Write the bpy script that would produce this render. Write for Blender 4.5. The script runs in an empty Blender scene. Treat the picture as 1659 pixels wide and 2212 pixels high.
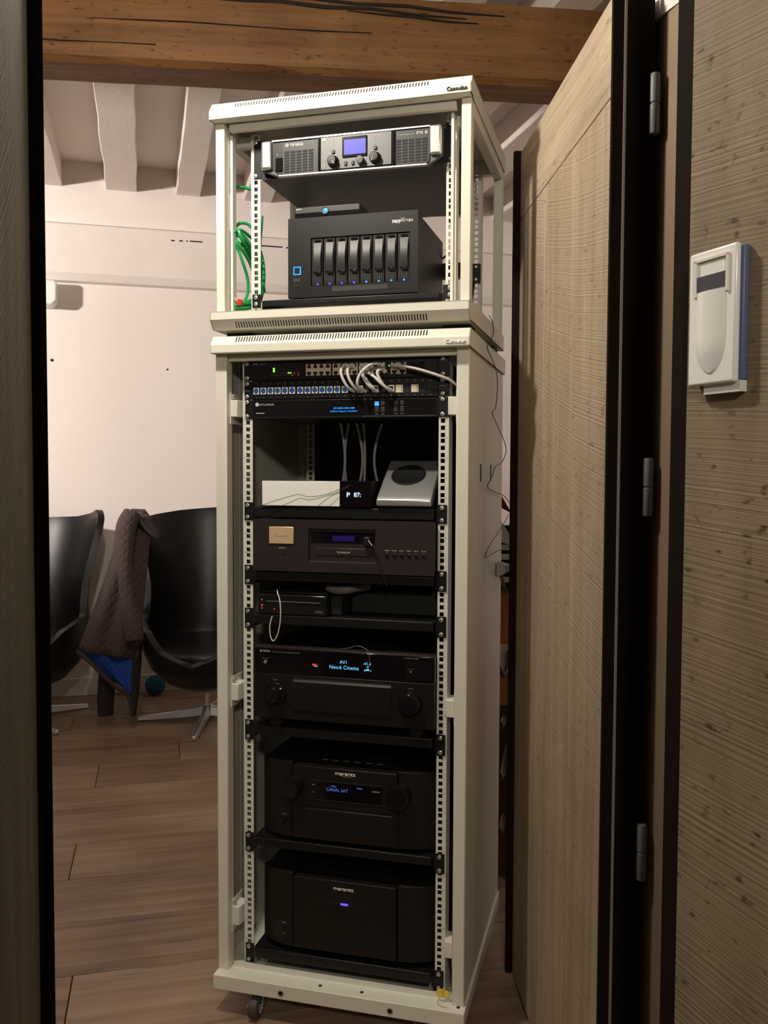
import bpy, bmesh, math, random
from mathutils import Vector, Matrix
random.seed(7)
C = bpy.context.scene.collection
sc = bpy.context.scene
R = math.radians

# ------------------------------------------------------------------ camera
FPX = 1935.6; PITCH = .0465; ROLL = .00416; EYE = 1.29
cam_d = bpy.data.cameras.new('camera'); cam = bpy.data.objects.new('camera', cam_d); C.objects.link(cam)
cam_d.sensor_fit = 'HORIZONTAL'; cam_d.sensor_width = 36.0
cam_d.lens = FPX / 1659 * 36.0
cam_d.clip_start = .02; cam_d.clip_end = 60
fw = Vector((0, math.cos(PITCH), -math.sin(PITCH))); up0 = Vector((0, math.sin(PITCH), math.cos(PITCH))); rt0 = Vector((1, 0, 0))
upv = up0 * math.cos(ROLL) - rt0 * math.sin(ROLL); rtv = rt0 * math.cos(ROLL) + up0 * math.sin(ROLL)
m = Matrix(((rtv.x, upv.x, -fw.x, 0), (rtv.y, upv.y, -fw.y, 0), (rtv.z, upv.z, -fw.z, EYE), (0, 0, 0, 1)))
cam.matrix_world = m
sc.camera = cam

# ------------------------------------------------------------------ world, lights, exposure
wd = bpy.data.worlds.new('world'); sc.world = wd; wd.use_nodes = True
bg = wd.node_tree.nodes['Background']; bg.inputs[0].default_value = (1.0, .80, .62, 1); bg.inputs[1].default_value = .06
def lamp(name, loc, power, color, radius):
    d = bpy.data.lights.new(name, 'POINT'); d.energy = power; d.color = color; d.shadow_soft_size = radius
    o = bpy.data.objects.new(name, d); C.objects.link(o); o.location = loc; return o
lamp('passage_ceiling_lamp', (-.50, 1.50, 2.40), 54, (1.0, .915, .775), .045)
sd = bpy.data.lights.new('room_spot_lamp', 'SPOT'); sd.energy = 660; sd.color = (1.0, .90, .84); sd.shadow_soft_size = .10; sd.spot_size = R(68); sd.spot_blend = .6
so_ = bpy.data.objects.new('room_spot_lamp', sd); C.objects.link(so_); so_.location = (-3.6, 1.9, 2.25)
so_.rotation_euler = Vector((math.cos(R(52)), math.sin(R(52)), math.tan(R(4)))).to_track_quat('-Z', 'Y').to_euler()
lamp('corridor_lamp', (.05, -1.1, 2.3), 80, (1.0, .90, .75), .10)
sc.view_settings.view_transform = 'Standard'; sc.view_settings.look = 'None'
sc.view_settings.exposure = 0.0; sc.view_settings.gamma = 1.0
sc.view_settings.use_curve_mapping = False

# ------------------------------------------------------------------ materials
MATS = {}
def mat(name, col, rough=.5, metal=0.0, emit=None, estr=0, spec=.5, noise=0, nscale=40, bump=0, bscale=300, coat=0):
    m = bpy.data.materials.new(name); m.use_nodes = True
    nt = m.node_tree; b = nt.nodes['Principled BSDF']
    b.inputs['Base Color'].default_value = (*col, 1); b.inputs['Roughness'].default_value = rough
    b.inputs['Metallic'].default_value = metal; b.inputs['Specular IOR Level'].default_value = spec
    if coat: b.inputs['Coat Weight'].default_value = coat; b.inputs['Coat Roughness'].default_value = .15
    if emit: b.inputs['Emission Color'].default_value = (*emit, 1); b.inputs['Emission Strength'].default_value = estr
    tc = nt.nodes.new('ShaderNodeTexCoord')
    if noise:
        n = nt.nodes.new('ShaderNodeTexNoise'); n.inputs['Scale'].default_value = nscale; n.inputs['Detail'].default_value = 4
        nt.links.new(tc.outputs['Object'], n.inputs['Vector'])
        r = nt.nodes.new('ShaderNodeMapRange'); r.inputs[3].default_value = 1 - noise; r.inputs[4].default_value = 1 + noise
        nt.links.new(n.outputs['Fac'], r.inputs[0])
        mx = nt.nodes.new('ShaderNodeMix'); mx.data_type = 'RGBA'; mx.blend_type = 'MULTIPLY'; mx.inputs[0].default_value = 1
        mx.inputs[6].default_value = (*col, 1); nt.links.new(r.outputs[0], mx.inputs[7]); nt.links.new(mx.outputs[2], b.inputs['Base Color'])
    if bump:
        n = nt.nodes.new('ShaderNodeTexNoise'); n.inputs['Scale'].default_value = bscale; n.inputs['Detail'].default_value = 3
        nt.links.new(tc.outputs['Object'], n.inputs['Vector'])
        bp = nt.nodes.new('ShaderNodeBump'); bp.inputs['Strength'].default_value = bump; bp.inputs['Distance'].default_value = .002
        nt.links.new(n.outputs['Fac'], bp.inputs['Height']); nt.links.new(bp.outputs[0], b.inputs['Normal'])
    MATS[name] = m; return m

def wood(name, dark, light, axis, sc_along=2.0, sc_across=40.0, rough=.75, saw=0.0, sawcen=(0, 0), sawax=(0, 2), sawfreq=160, spots=0.0, spotcol=(.02, .015, .01), spotstretch=(14, 14, 90), bump=.4, plank=0.0, cracks=None):
    """grain stretched along one object axis; optional circular-saw arcs, dark chip marks and per-piece tone"""
    m = bpy.data.materials.new(name); m.use_nodes = True
    nt = m.node_tree; L = nt.links; b = nt.nodes['Principled BSDF']; b.inputs['Roughness'].default_value = rough
    b.inputs['Specular IOR Level'].default_value = .3
    tc = nt.nodes.new('ShaderNodeTexCoord'); oi = nt.nodes.new('ShaderNodeObjectInfo')
    off = nt.nodes.new('ShaderNodeVectorMath'); off.operation = 'ADD'
    sclr = nt.nodes.new('ShaderNodeVectorMath'); sclr.operation = 'SCALE'; sclr.inputs[0].default_value = (7.3, 5.1, 3.7)
    L.new(oi.outputs['Random'], sclr.inputs['Scale']); L.new(tc.outputs['Object'], off.inputs[0]); L.new(sclr.outputs[0], off.inputs[1])
    mp = nt.nodes.new('ShaderNodeMapping'); s = [sc_across] * 3; s[axis] = sc_along; mp.inputs['Scale'].default_value = s
    L.new(off.outputs[0], mp.inputs[0])
    n1 = nt.nodes.new('ShaderNodeTexNoise'); n1.inputs['Scale'].default_value = 1; n1.inputs['Detail'].default_value = 8; n1.inputs['Roughness'].default_value = .65; n1.inputs['Distortion'].default_value = .3
    L.new(mp.outputs[0], n1.inputs['Vector'])
    n2 = nt.nodes.new('ShaderNodeTexNoise'); n2.inputs['Scale'].default_value = 2.4; n2.inputs['Detail'].default_value = 5
    L.new(off.outputs[0], n2.inputs['Vector'])
    ad = nt.nodes.new('ShaderNodeMath'); ad.operation = 'MULTIPLY_ADD'; ad.inputs[1].default_value = .6
    L.new(n1.outputs['Fac'], ad.inputs[0]); ml = nt.nodes.new('ShaderNodeMath'); ml.operation = 'MULTIPLY'; ml.inputs[1].default_value = .4
    L.new(n2.outputs['Fac'], ml.inputs[0]); L.new(ml.outputs[0], ad.inputs[2])
    cr = nt.nodes.new('ShaderNodeValToRGB'); cr.color_ramp.elements[0].position = .34; cr.color_ramp.elements[1].position = .64
    cr.color_ramp.elements[0].color = (*dark, 1); cr.color_ramp.elements[1].color = (*light, 1)
    L.new(ad.outputs[0], cr.inputs[0]); col = cr.outputs[0]; hgt = n1.outputs['Fac']
    def mulcol(c, fac_out, lo, hi):
        r = nt.nodes.new('ShaderNodeMapRange'); r.inputs[3].default_value = lo; r.inputs[4].default_value = hi; L.new(fac_out, r.inputs[0])
        x = nt.nodes.new('ShaderNodeMix'); x.data_type = 'RGBA'; x.blend_type = 'MULTIPLY'; x.inputs[0].default_value = 1
        L.new(c, x.inputs[6]); L.new(r.outputs[0], x.inputs[7]); return x.outputs[2]
    if plank: col = mulcol(col, oi.outputs['Random'], 1 - plank, 1 + plank)
    if saw:
        sp = nt.nodes.new('ShaderNodeSeparateXYZ'); L.new(tc.outputs['Object'], sp.inputs[0])
        def term(o, c):
            a = nt.nodes.new('ShaderNodeMath'); a.operation = 'SUBTRACT'; L.new(o, a.inputs[0]); a.inputs[1].default_value = c
            q = nt.nodes.new('ShaderNodeMath'); q.operation = 'POWER'; L.new(a.outputs[0], q.inputs[0]); q.inputs[1].default_value = 2; return q.outputs[0]
        su = nt.nodes.new('ShaderNodeMath'); su.operation = 'ADD'; L.new(term(sp.outputs[sawax[0]], sawcen[0]), su.inputs[0]); L.new(term(sp.outputs[sawax[1]], sawcen[1]), su.inputs[1])
        sq = nt.nodes.new('ShaderNodeMath'); sq.operation = 'SQRT'; L.new(su.outputs[0], sq.inputs[0])
        n3 = nt.nodes.new('ShaderNodeTexNoise'); n3.noise_dimensions = '1D'; n3.inputs['Scale'].default_value = sawfreq; n3.inputs['Detail'].default_value = 3
        wob = nt.nodes.new('ShaderNodeMath'); wob.operation = 'MULTIPLY_ADD'; wob.inputs[1].default_value = .012; L.new(n2.outputs['Fac'], wob.inputs[0]); L.new(sq.outputs[0], wob.inputs[2])
        L.new(wob.outputs[0], n3.inputs['W'])
        msk = nt.nodes.new('ShaderNodeMapRange'); msk.inputs[1].default_value = .35; msk.inputs[2].default_value = .62; L.new(n2.outputs['Fac'], msk.inputs[0])
        c2 = mulcol(col, n3.outputs['Fac'], 1 - saw, 1 + saw * .7)
        x = nt.nodes.new('ShaderNodeMix'); x.data_type = 'RGBA'; L.new(msk.outputs[0], x.inputs[0]); L.new(col, x.inputs[6]); L.new(c2, x.inputs[7]); col = x.outputs[2]
        hm = nt.nodes.new('ShaderNodeMath'); hm.operation = 'MULTIPLY_ADD'; hm.inputs[1].default_value = 1.2; L.new(n3.outputs['Fac'], hm.inputs[0]); L.new(n1.outputs['Fac'], hm.inputs[2]); hgt = hm.outputs[0]
    if spots:
        mp2 = nt.nodes.new('ShaderNodeMapping'); mp2.inputs['Scale'].default_value = spotstretch; L.new(off.outputs[0], mp2.inputs[0])
        n4 = nt.nodes.new('ShaderNodeTexNoise'); n4.inputs['Scale'].default_value = 1; n4.inputs['Detail'].default_value = 3; L.new(mp2.outputs[0], n4.inputs['Vector'])
        r = nt.nodes.new('ShaderNodeMapRange'); r.inputs[1].default_value = .615; r.inputs[2].default_value = .72; r.inputs[4].default_value = spots; L.new(n4.outputs['Fac'], r.inputs[0])
        x = nt.nodes.new('ShaderNodeMix'); x.data_type = 'RGBA'; L.new(r.outputs[0], x.inputs[0]); L.new(col, x.inputs[6]); x.inputs[7].default_value = (*spotcol, 1); col = x.outputs[2]
    L.new(col, b.inputs['Base Color'])
    if bump:
        bp = nt.nodes.new('ShaderNodeBump'); bp.inputs['Strength'].default_value = bump; bp.inputs['Distance'].default_value = .004
        L.new(hgt, bp.inputs['Height']); L.new(bp.outputs[0], b.inputs['Normal'])
    MATS[name] = m; return m

mat('paint', (.78, .765, .67), .38, spec=.5, bump=.05, bscale=900)
mat('paint_rail', (.76, .75, .68), .35)
mat('black_metal', (.0075, .0075, .008), .42, spec=.35, bump=.06, bscale=1200)
mat('black_gloss', (.008, .008, .009), .12)
mat('black_matte', (.010, .010, .010), .7)
mat('black_plastic', (.0085, .0085, .009), .42, spec=.35, bump=.05, bscale=800)
mat('dark_grey', (.030, .030, .032), .45)
mat('vent_grey', (.014, .014, .015), .5)
mat('device_black', (.0105, .0088, .0080), .40, spec=.35, bump=.08, bscale=1500)
mat('device_brown', (.046, .035, .036), .36, metal=.4, noise=.12, nscale=60)
mat('silver', (.72, .72, .72), .28, metal=.9)
mat('silver_face', (.075, .075, .078), .45, metal=.35, noise=.1, nscale=30)
mat('chrome', (.78, .78, .76), .15, metal=1)
mat('screw', (.62, .61, .58), .28, metal=.8)
mat('gold', (.83, .60, .36), .35, metal=.35)
mat('white_plastic', (.82, .80, .77), .3)
mat('white_gloss', (.95, .94, .93), .18)
mat('aluminium', (.72, .73, .75), .30, metal=.85)
mat('port_white', (.78, .67, .53), .4)
mat('jack_white', (.82, .82, .80), .4)
mat('jack_blue', (.02, .085, .30), .35)
mat('cable_white', (.70, .68, .65), .4)
mat('cable_grey', (.16, .155, .15), .5)
mat('cable_hang', (.40, .39, .38), .45)
mat('cable_green', (.015, .30, .085), .35)
mat('cable_black', (.012, .010, .010), .5)
mat('print_white', (.62, .62, .60), .5)
mat('print_grey', (.22, .22, .22), .5)
mat('red_plastic', (.55, .02, .03), .35)
mat('red_cloth', (.22, .010, .014), .9)
mat('copper_wire', (.75, .55, .35), .4)
mat('yellow_plastic', (.85, .72, .06), .4)
mat('orange_plastic', (.85, .45, .05), .4)
mat('orange_board', (.55, .21, .07), .7, noise=.15, nscale=12)
mat('rubber_grey', (.055, .058, .065), .6)
mat('plaster', (.80, .735, .685), .85, noise=.03, nscale=3, bump=.25, bscale=60)
mat('plaster_beam', (.77, .705, .65), .8, noise=.06, nscale=9, bump=.5, bscale=30)
mat('trim_white', (.74, .68, .62), .6)
mat('leather', (.005, .0045, .0042), .36, spec=.42, bump=.12, bscale=500)
mat('fabric_brown', (.055, .036, .034), .95, noise=.25, nscale=25)
mat('fabric_dark', (.022, .017, .016), .95)
mat('fabric_blue', (.012, .055, .34), .8, noise=.15, nscale=30)
mat('ball_teal', (.005, .085, .12), .8, bump=.6, bscale=160)
mat('frame_dark', (.013, .009, .007), .9, spec=.08, noise=.3, nscale=12)
mat('seal_grey', (.30, .26, .23), .5)
mat('hinge_grey', (.20, .215, .235), .45, noise=.1, nscale=80)
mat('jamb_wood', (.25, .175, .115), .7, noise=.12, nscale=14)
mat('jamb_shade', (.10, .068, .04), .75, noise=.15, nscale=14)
mat('subfloor', (.05, .03, .02), .9)
mat('crack', (.012, .007, .004), .95)
mat('lens', (.09, .09, .11), .15)
mat('side_shade', (.12, .16, .30), .45)
mat('glass_dark', (.006, .004, .006), .08)
mat('lcd_blue', (.01, .01, .06), .4, spec=.2, emit=(.115, .115, .95), estr=1.0)
mat('led_blue', (.02, .05, .4), .3, emit=(.04, .22, 1.0), estr=2.2)
mat('led_cyan', (.02, .1, .4), .3, emit=(.02, .36, 1.0), estr=1.3)
mat('led_violet', (.05, .02, .4), .3, emit=(.06, .04, 1.0), estr=3)
mat('led_green', (.05, .3, .02), .3, emit=(.25, 1.0, .05), estr=1.6)
mat('led_red', (.3, .02, .02), .3, emit=(1.0, .05, .05), estr=.9)
mat('vfd_cyan', (.05, .2, .3), .3, emit=(.16, .62, .95), estr=1.0)
mat('vfd_white', (.3, .35, .4), .3, emit=(.55, .80, 1.0), estr=1.0)
mat('vfd_dim', (.03, .04, .2), .3, emit=(.10, .17, .62), estr=.75)
mat('vfd_violet', (.01, .005, .04), .2, emit=(.05, .02, .26), estr=.22)
wood('door_wood', (.270, .208, .145), (.470, .375, .265), 2, sc_along=1.2, sc_across=22, saw=.08, sawcen=(-.6, 5.5), sawax=(1, 2), sawfreq=260, spots=.5, spotcol=(.13, .10, .075), spotstretch=(30, 34, 110), bump=.35)
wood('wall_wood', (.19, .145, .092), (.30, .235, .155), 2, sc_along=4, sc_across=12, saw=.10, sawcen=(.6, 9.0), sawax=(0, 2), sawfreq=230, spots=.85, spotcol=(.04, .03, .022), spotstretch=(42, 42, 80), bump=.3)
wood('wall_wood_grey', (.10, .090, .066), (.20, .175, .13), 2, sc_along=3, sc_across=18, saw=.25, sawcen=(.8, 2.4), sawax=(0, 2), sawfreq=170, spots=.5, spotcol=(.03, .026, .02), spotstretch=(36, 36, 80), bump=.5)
wood('beam_wood', (.085, .035, .011), (.225, .108, .038), 0, sc_along=1.2, sc_across=26, rough=.6, spots=.8, spotcol=(.03, .012, .004), spotstretch=(26, 75, 75), bump=.35)
wood('plank_wood', (.150, .096, .066), (.335, .232, .160), 0, sc_along=1.3, sc_across=26, rough=.48, plank=.15, spots=.3, spotcol=(.04, .022, .014), spotstretch=(4, 34, 34), bump=.2)

# quilted cloth: diamond stitching as relief
def quilt(name, col):
    m = mat(name, col, .95, noise=.2, nscale=20); nt = m.node_tree; b = nt.nodes['Principled BSDF']; L = nt.links
    tc = nt.nodes.new('ShaderNodeTexCoord'); sp = nt.nodes.new('ShaderNodeSeparateXYZ'); L.new(tc.outputs['Object'], sp.inputs[0])
    outs = []
    for sg in (1, -1):
        a = nt.nodes.new('ShaderNodeMath'); a.operation = 'MULTIPLY_ADD'; a.inputs[1].default_value = sg * 1.1; L.new(sp.outputs[0], a.inputs[0]); L.new(sp.outputs[2], a.inputs[2])
        p = nt.nodes.new('ShaderNodeMath'); p.operation = 'PINGPONG'; p.inputs[1].default_value = .022; L.new(a.outputs[0], p.inputs[0])
        q = nt.nodes.new('ShaderNodeMath'); q.operation = 'MINIMUM'; q.inputs[1].default_value = .012; L.new(p.outputs[0], q.inputs[0]); outs.append(q.outputs[0])
    s = nt.nodes.new('ShaderNodeMath'); s.operation = 'MINIMUM'; L.new(outs[0], s.inputs[0]); L.new(outs[1], s.inputs[1])
    bp = nt.nodes.new('ShaderNodeBump'); bp.inputs['Strength'].default_value = .45; bp.inputs['Distance'].default_value = .5
    L.new(s.outputs[0], bp.inputs['Height']); L.new(bp.outputs[0], b.inputs['Normal'])
quilt('quilt_brown', (.075, .050, .046)); quilt('quilt_blue', (.012, .060, .36))

# ------------------------------------------------------------------ mesh helpers
class MB:
    def __init__(s): s.v = []; s.f = []
    def add(s, vs, fs):
        n = len(s.v); s.v += [tuple(p) for p in vs]; s.f += [tuple(i + n for i in f) for f in fs]; return s
    def box(s, x0, x1, y0, y1, z0, z1):
        return s.add([(x0, y0, z0), (x1, y0, z0), (x1, y1, z0), (x0, y1, z0), (x0, y0, z1), (x1, y0, z1), (x1, y1, z1), (x0, y1, z1)],
                     [(0, 3, 2, 1), (4, 5, 6, 7), (0, 1, 5, 4), (1, 2, 6, 5), (2, 3, 7, 6), (3, 0, 4, 7)])
    def prism_x(s, poly, x0, x1):      # poly of (y,z)
        n = len(poly); vs = [(x0, *p) for p in poly] + [(x1, *p) for p in poly]
        return s.add(vs, [tuple(range(n)), tuple(range(2 * n - 1, n - 1, -1))] + [(i, n + i, n + (i + 1) % n, (i + 1) % n) for i in range(n)])
    def prism_y(s, poly, y0, y1):      # poly of (x,z) counter-clockwise seen from the front
        n = len(poly); vs = [(p[0], y0, p[1]) for p in poly] + [(p[0], y1, p[1]) for p in poly]
        return s.add(vs, [tuple(range(n)), tuple(range(2 * n - 1, n - 1, -1))] + [(i, n + i, n + (i + 1) % n, (i + 1) % n) for i in range(n)])
    def prism_z(s, poly, z0, z1):
        n = len(poly); vs = [(*p, z0) for p in poly] + [(*p, z1) for p in poly]
        return s.add(vs, [tuple(range(n - 1, -1, -1)), tuple(range(n, 2 * n))] + [(i, (i + 1) % n, n + (i + 1) % n, n + i) for i in range(n)])
    def lathe(s, prof, c, axis='y', n=24):   # prof list of (radius, along)
        ring = []; cx, cy, cz = c
        for r, a in prof:
            for k in range(n):
                t = 2 * math.pi * k / n
                if axis == 'y': ring.append((cx + r * math.cos(t), cy + a, cz + r * math.sin(t)))
                elif axis == 'z': ring.append((cx + r * math.cos(t), cy + r * math.sin(t), cz + a))
                else: ring.append((cx + a, cy + r * math.cos(t), cz + r * math.sin(t)))
        fs = []
        for i in range(len(prof) - 1):
            for k in range(n): fs.append((i * n + k, i * n + (k + 1) % n, (i + 1) * n + (k + 1) % n, (i + 1) * n + k))
        fs += [tuple(range(n - 1, -1, -1)), tuple(range((len(prof) - 1) * n, len(prof) * n))]
        return s.add(ring, fs)
    def tube(s, pts, r, n=8, smooth=6):
        P = [Vector(p) for p in pts]
        if smooth and len(P) > 2:
            Q = []
            for i in range(len(P) - 1):
                p0 = P[max(i - 1, 0)]; p1 = P[i]; p2 = P[i + 1]; p3 = P[min(i + 2, len(P) - 1)]
                for k in range(smooth):
                    t = k / smooth
                    Q.append(.5 * ((2 * p1) + (p2 - p0) * t + (2 * p0 - 5 * p1 + 4 * p2 - p3) * t * t + (3 * p1 - p0 - 3 * p2 + p3) * t ** 3))
            P = Q + [P[-1]]
        rr = r if callable(r) else (lambda t: r)
        up = None; vs = []
        for i, p in enumerate(P):
            d = (P[min(i + 1, len(P) - 1)] - P[max(i - 1, 0)]).normalized()
            if up is None:
                up = Vector((0, 0, 1)) if abs(d.z) < .9 else Vector((1, 0, 0))
            a = d.cross(up)
            if a.length < 1e-4: a = d.cross(Vector((0, 1, 0)))
            a.normalize(); b = a.cross(d).normalized(); up = b
            q = rr(i / max(1, len(P) - 1))
            for k in range(n):
                t = 2 * math.pi * k / n; vs.append(p + a * (q * math.cos(t)) + b * (q * math.sin(t)))
        fs = [(i * n + k, i * n + (k + 1) % n, (i + 1) * n + (k + 1) % n, (i + 1) * n + k) for i in range(len(P) - 1) for k in range(n)]
        fs += [tuple(range(n - 1, -1, -1)), tuple(range((len(P) - 1) * n, len(P) * n))]
        return s.add(vs, fs)

OFF = {}
def root_of(o):
    while o.parent: o = o.parent
    return o
def obj(name, mb, material, parent=None, bevel=0, smooth=False, seg=2):
    off = OFF.get(root_of(parent).name, (0, 0, 0)) if parent else (0, 0, 0)
    me = bpy.data.meshes.new(name)
    me.from_pydata([(a - off[0], b - off[1], c - off[2]) for a, b, c in mb.v], [], mb.f); me.update()
    bm = bmesh.new(); bm.from_mesh(me); bmesh.ops.recalc_face_normals(bm, faces=bm.faces); bm.to_mesh(me); bm.free()
    me.materials.append(MATS[material] if isinstance(material, str) else material)
    if smooth:
        me.polygons.foreach_set('use_smooth', [True] * len(me.polygons)); me.set_sharp_from_angle(angle=R(40))
    o = bpy.data.objects.new(name, me); C.objects.link(o)
    if parent: o.parent = parent
    if bevel:
        b = o.modifiers.new('bevel', 'BEVEL'); b.width = bevel; b.segments = seg; b.limit_method = 'ANGLE'; b.angle_limit = R(40)
        me.polygons.foreach_set('use_smooth', [True] * len(me.polygons)); me.set_sharp_from_angle(angle=R(30)); b.harden_normals = False
    return o
def tag(o, label, cat, group=None):
    o['label'] = label; o['category'] = cat
    if group: o['group'] = group
    return o
def struct(o, label=None, cat=None):
    o['kind'] = 'structure'
    if label: o['label'] = label
    if cat: o['category'] = cat
    return o
def bx(*a): return MB().box(*a)

# rack frames: x = across the front, y = into the cabinet, z = height
FL = dict(o=(-.4001, 2.0674), yaw=.2568); FU = dict(o=(-.4001, 2.0674), yaw=.2682)
def fpos(fr, u, w, h):
    c, s = math.cos(fr['yaw']), math.sin(fr['yaw'])
    return (fr['o'][0] + u * c + w * s, fr['o'][1] - u * s + w * c, h)
def thing(name, label, cat, fr=None, base=(0, 0, 0), group=None, rot=None):
    o = bpy.data.objects.new(name, None); C.objects.link(o); o.empty_display_size = .05
    if fr: o.location = fpos(fr, *base); o.rotation_euler = (0, 0, -fr['yaw'])
    else:
        o.location = base
        if rot: o.rotation_euler = (0, 0, rot)
    OFF[o.name] = tuple(base) if fr else (0, 0, 0)
    return tag(o, label, cat, group)

def text(parent, name, s, u, w, h, material, height=None, width=None, align='LEFT', depth=.0006, bold=0.0, label=None):
    """raised or printed lettering standing on a front face (u across, h up)"""
    cu = bpy.data.curves.new('lettering', 'FONT'); cu.body = s; cu.align_x = 'LEFT'; cu.size = 1; cu.extrude = 0; cu.offset = bold; cu.resolution_u = 2
    t = bpy.data.objects.new('lettering', cu); C.objects.link(t)
    me = bpy.data.meshes.new_from_object(t.evaluated_get(bpy.context.evaluated_depsgraph_get()))
    bpy.data.objects.remove(t); bpy.data.curves.remove(cu)
    xs = [v.co.x for v in me.vertices]; ys = [v.co.y for v in me.vertices]
    x0, x1, y0, y1 = min(xs), max(xs), min(ys), max(ys)
    sy = (height / (y1 - y0)) if height else None; sx = (width / (x1 - x0)) if width else None
    if sy is None: sy = sx
    if sx is None: sx = sy
    W_ = (x1 - x0) * sx; du = {'LEFT': 0, 'CENTER': -W_ / 2, 'RIGHT': -W_}[align]
    off = OFF.get(root_of(parent).name, (0, 0, 0))
    for v in me.vertices:
        v.co = Vector((u + du + (v.co.x - x0) * sx - off[0], w - off[1], h + (v.co.y - y0) * sy - off[2]))
    bm = bmesh.new(); bm.from_mesh(me)
    r = bmesh.ops.extrude_face_region(bm, geom=bm.faces[:]); vs = [e for e in r['geom'] if isinstance(e, bmesh.types.BMVert)]
    bmesh.ops.translate(bm, verts=vs, vec=(0, -depth, 0)); bmesh.ops.recalc_face_normals(bm, faces=bm.faces); bm.to_mesh(me); bm.free()
    me.materials.clear(); me.materials.append(MATS[material]); me.name = name
    o = bpy.data.objects.new(name, me); C.objects.link(o); o.parent = parent
    if label: o['label'] = label
    return o

# ------------------------------------------------------------------ THE SETTING
# floor: planks as pieces
FA = R(14.0); FT = (math.cos(FA), math.sin(FA)); FN = (-math.sin(FA), math.cos(FA))
floor = struct(obj('floor', MB().prism_z([(-4.6, -1.6), (3.2, -1.6), (3.2, 6.6), (-4.6, 6.6)], -.10, -.020), 'subfloor'), 'brown wooden plank floor of the room', 'floor')
PW = .2815; shared = {}
seams = {2: [-.29], 1: [.62], 0: [-1.15], 3: [1.0], 4: [.55], 5: [-.268], 6: [.075], 7: [-.9], 8: [-.445]}
for k in range(-13, 15):
    n0 = 2.3516 + PW * k; n1 = n0 + PW
    base = seams.get(k, [random.uniform(-1.5, 1.5)])[0]
    cuts = [base + 2.2 * j for j in range(-3, 4)]
    for a, b in zip(cuts[:-1], cuts[1:]):
        mx = (a + b) / 2; cx = mx * FT[0] + (n0 + n1) / 2 * FN[0]; cy = mx * FT[1] + (n0 + n1) / 2 * FN[1]
        if not (-4.2 < cx < 2.9 and -1.2 < cy < 6.0): continue
        if 'm' not in shared:
            pl = obj('plank', bx(-1.0988, 1.0988, -PW / 2 + .0012, PW / 2 - .0012, -.02, 0), 'plank_wood', floor, bevel=.0015, seg=1); shared['m'] = pl
        else:
            pl = shared['m'].copy(); C.objects.link(pl); pl.parent = floor
        pl.location = (cx, cy, 0); pl.rotation_euler = (0, 0, FA)

# back wall (runs along s, 15 degrees off the picture plane)
WA = R(15); W0 = (-1.6, 5.10)
def wpos(s, d, z): return (W0[0] + s * math.cos(WA) + d * math.sin(WA), W0[1] + s * math.sin(WA) - d * math.cos(WA), z)
def place_wall(o): o.location = (W0[0], W0[1], 0); o.rotation_euler = (0, 0, WA); return o
# local: x along wall, y negative = towards the room
wb = struct(place_wall(obj('wall_back', bx(-3.2, 4.2, 0, .15, 0, 3.02), 'plaster')), 'pinkish white plastered back wall', 'wall')
struct(place_wall(obj('baseboard_back', bx(-3.2, 4.2, -.018, 0, 0, .100), 'trim_white', bevel=.003)), 'white baseboard along the back wall', 'baseboard')
prof = [(-.055, 2.64), (-.055, 2.375), (-.030, 2.335), (0, 2.325), (0, 2.66)]
wbeam = struct(place_wall(obj('trim_1', MB().prism_x(prof, -3.2, 4.2), 'plaster_beam', bevel=.006)), 'white painted timber beam let into the back wall', 'beam')
for a, b_, z in ((.385, .405, 2.587), (.43, .45, 2.588), (.47, .478, 2.589), (.49, .56, 2.590), (.80, 1.02, 2.592), (1.04, 1.2, 2.59)):
    obj('crack', bx(a, b_, -.0562, -.052, z - .0035, z + .0035), 'crack', wbeam)
for s, z, r in ((-.265, 1.896, .008), (.36, 1.865, .005)):
    obj('screw_hole', MB().lathe([(r, -.004), (r * .8, .002)], (s, 0, z), 'y', 10), 'crack', wb)
struct(obj('wall_left', MB().prism_z([(-4.45, -1.2), (-4.3, -1.2), (-4.3, 4.9), (-4.45, 4.9)], 0, 3.02), 'plaster'), 'plain plastered side wall of the room', 'wall')
struct(obj('wall_right', MB().prism_z([(1.9, .8), (2.05, .8), (2.05, 6.2), (1.9, 6.2)], 0, 3.02), 'plaster'), 'plain plastered side wall beyond the open door', 'wall')
ceil = struct(obj('ceiling', MB().prism_z([(-4.45, 1.2), (2.1, 1.2), (2.1, 6.4), (-4.45, 6.4)], 3.0, 3.1), 'plaster'), 'white ceiling between old joists', 'ceiling')
# joists: child pieces of the ceiling, running from the back wall towards the camera
js = [(-1.60, -1.45), (-1.20, -1.04), (-.79, -.62), (-.375, -.20), (.035, .203), (.415, .55), (.80, .96), (1.20, 1.35), (1.57, 1.72), (1.93, 2.10), (2.35, 2.5), (2.75, 2.9)]
for i, (a, b) in enumerate(js):
    mb = MB(); N = 14; vs = []; rnd = random.Random(i)
    for k in range(N + 1):
        y = -.0 - 3.0 * k / N
        ja, jb, jz = [rnd.uniform(-.004, .004) for _ in range(3)]
        vs += [(a + ja, y, 2.858 + jz), (b + jb, y, 2.858 + jz * .5), (b + jb, y, 3.0), (a + ja, y, 3.0)]
    fs = [(k * 4 + j, k * 4 + (j + 1) % 4, k * 4 + 4 + (j + 1) % 4, k * 4 + 4 + j) for k in range(N) for j in range(4)] + [(3, 2, 1, 0), (N * 4, N * 4 + 1, N * 4 + 2, N * 4 + 3)]
    mb.add(vs, fs); o = obj('joist', mb, 'plaster_beam', ceil, bevel=.004, seg=1); place_wall(o)

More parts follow.
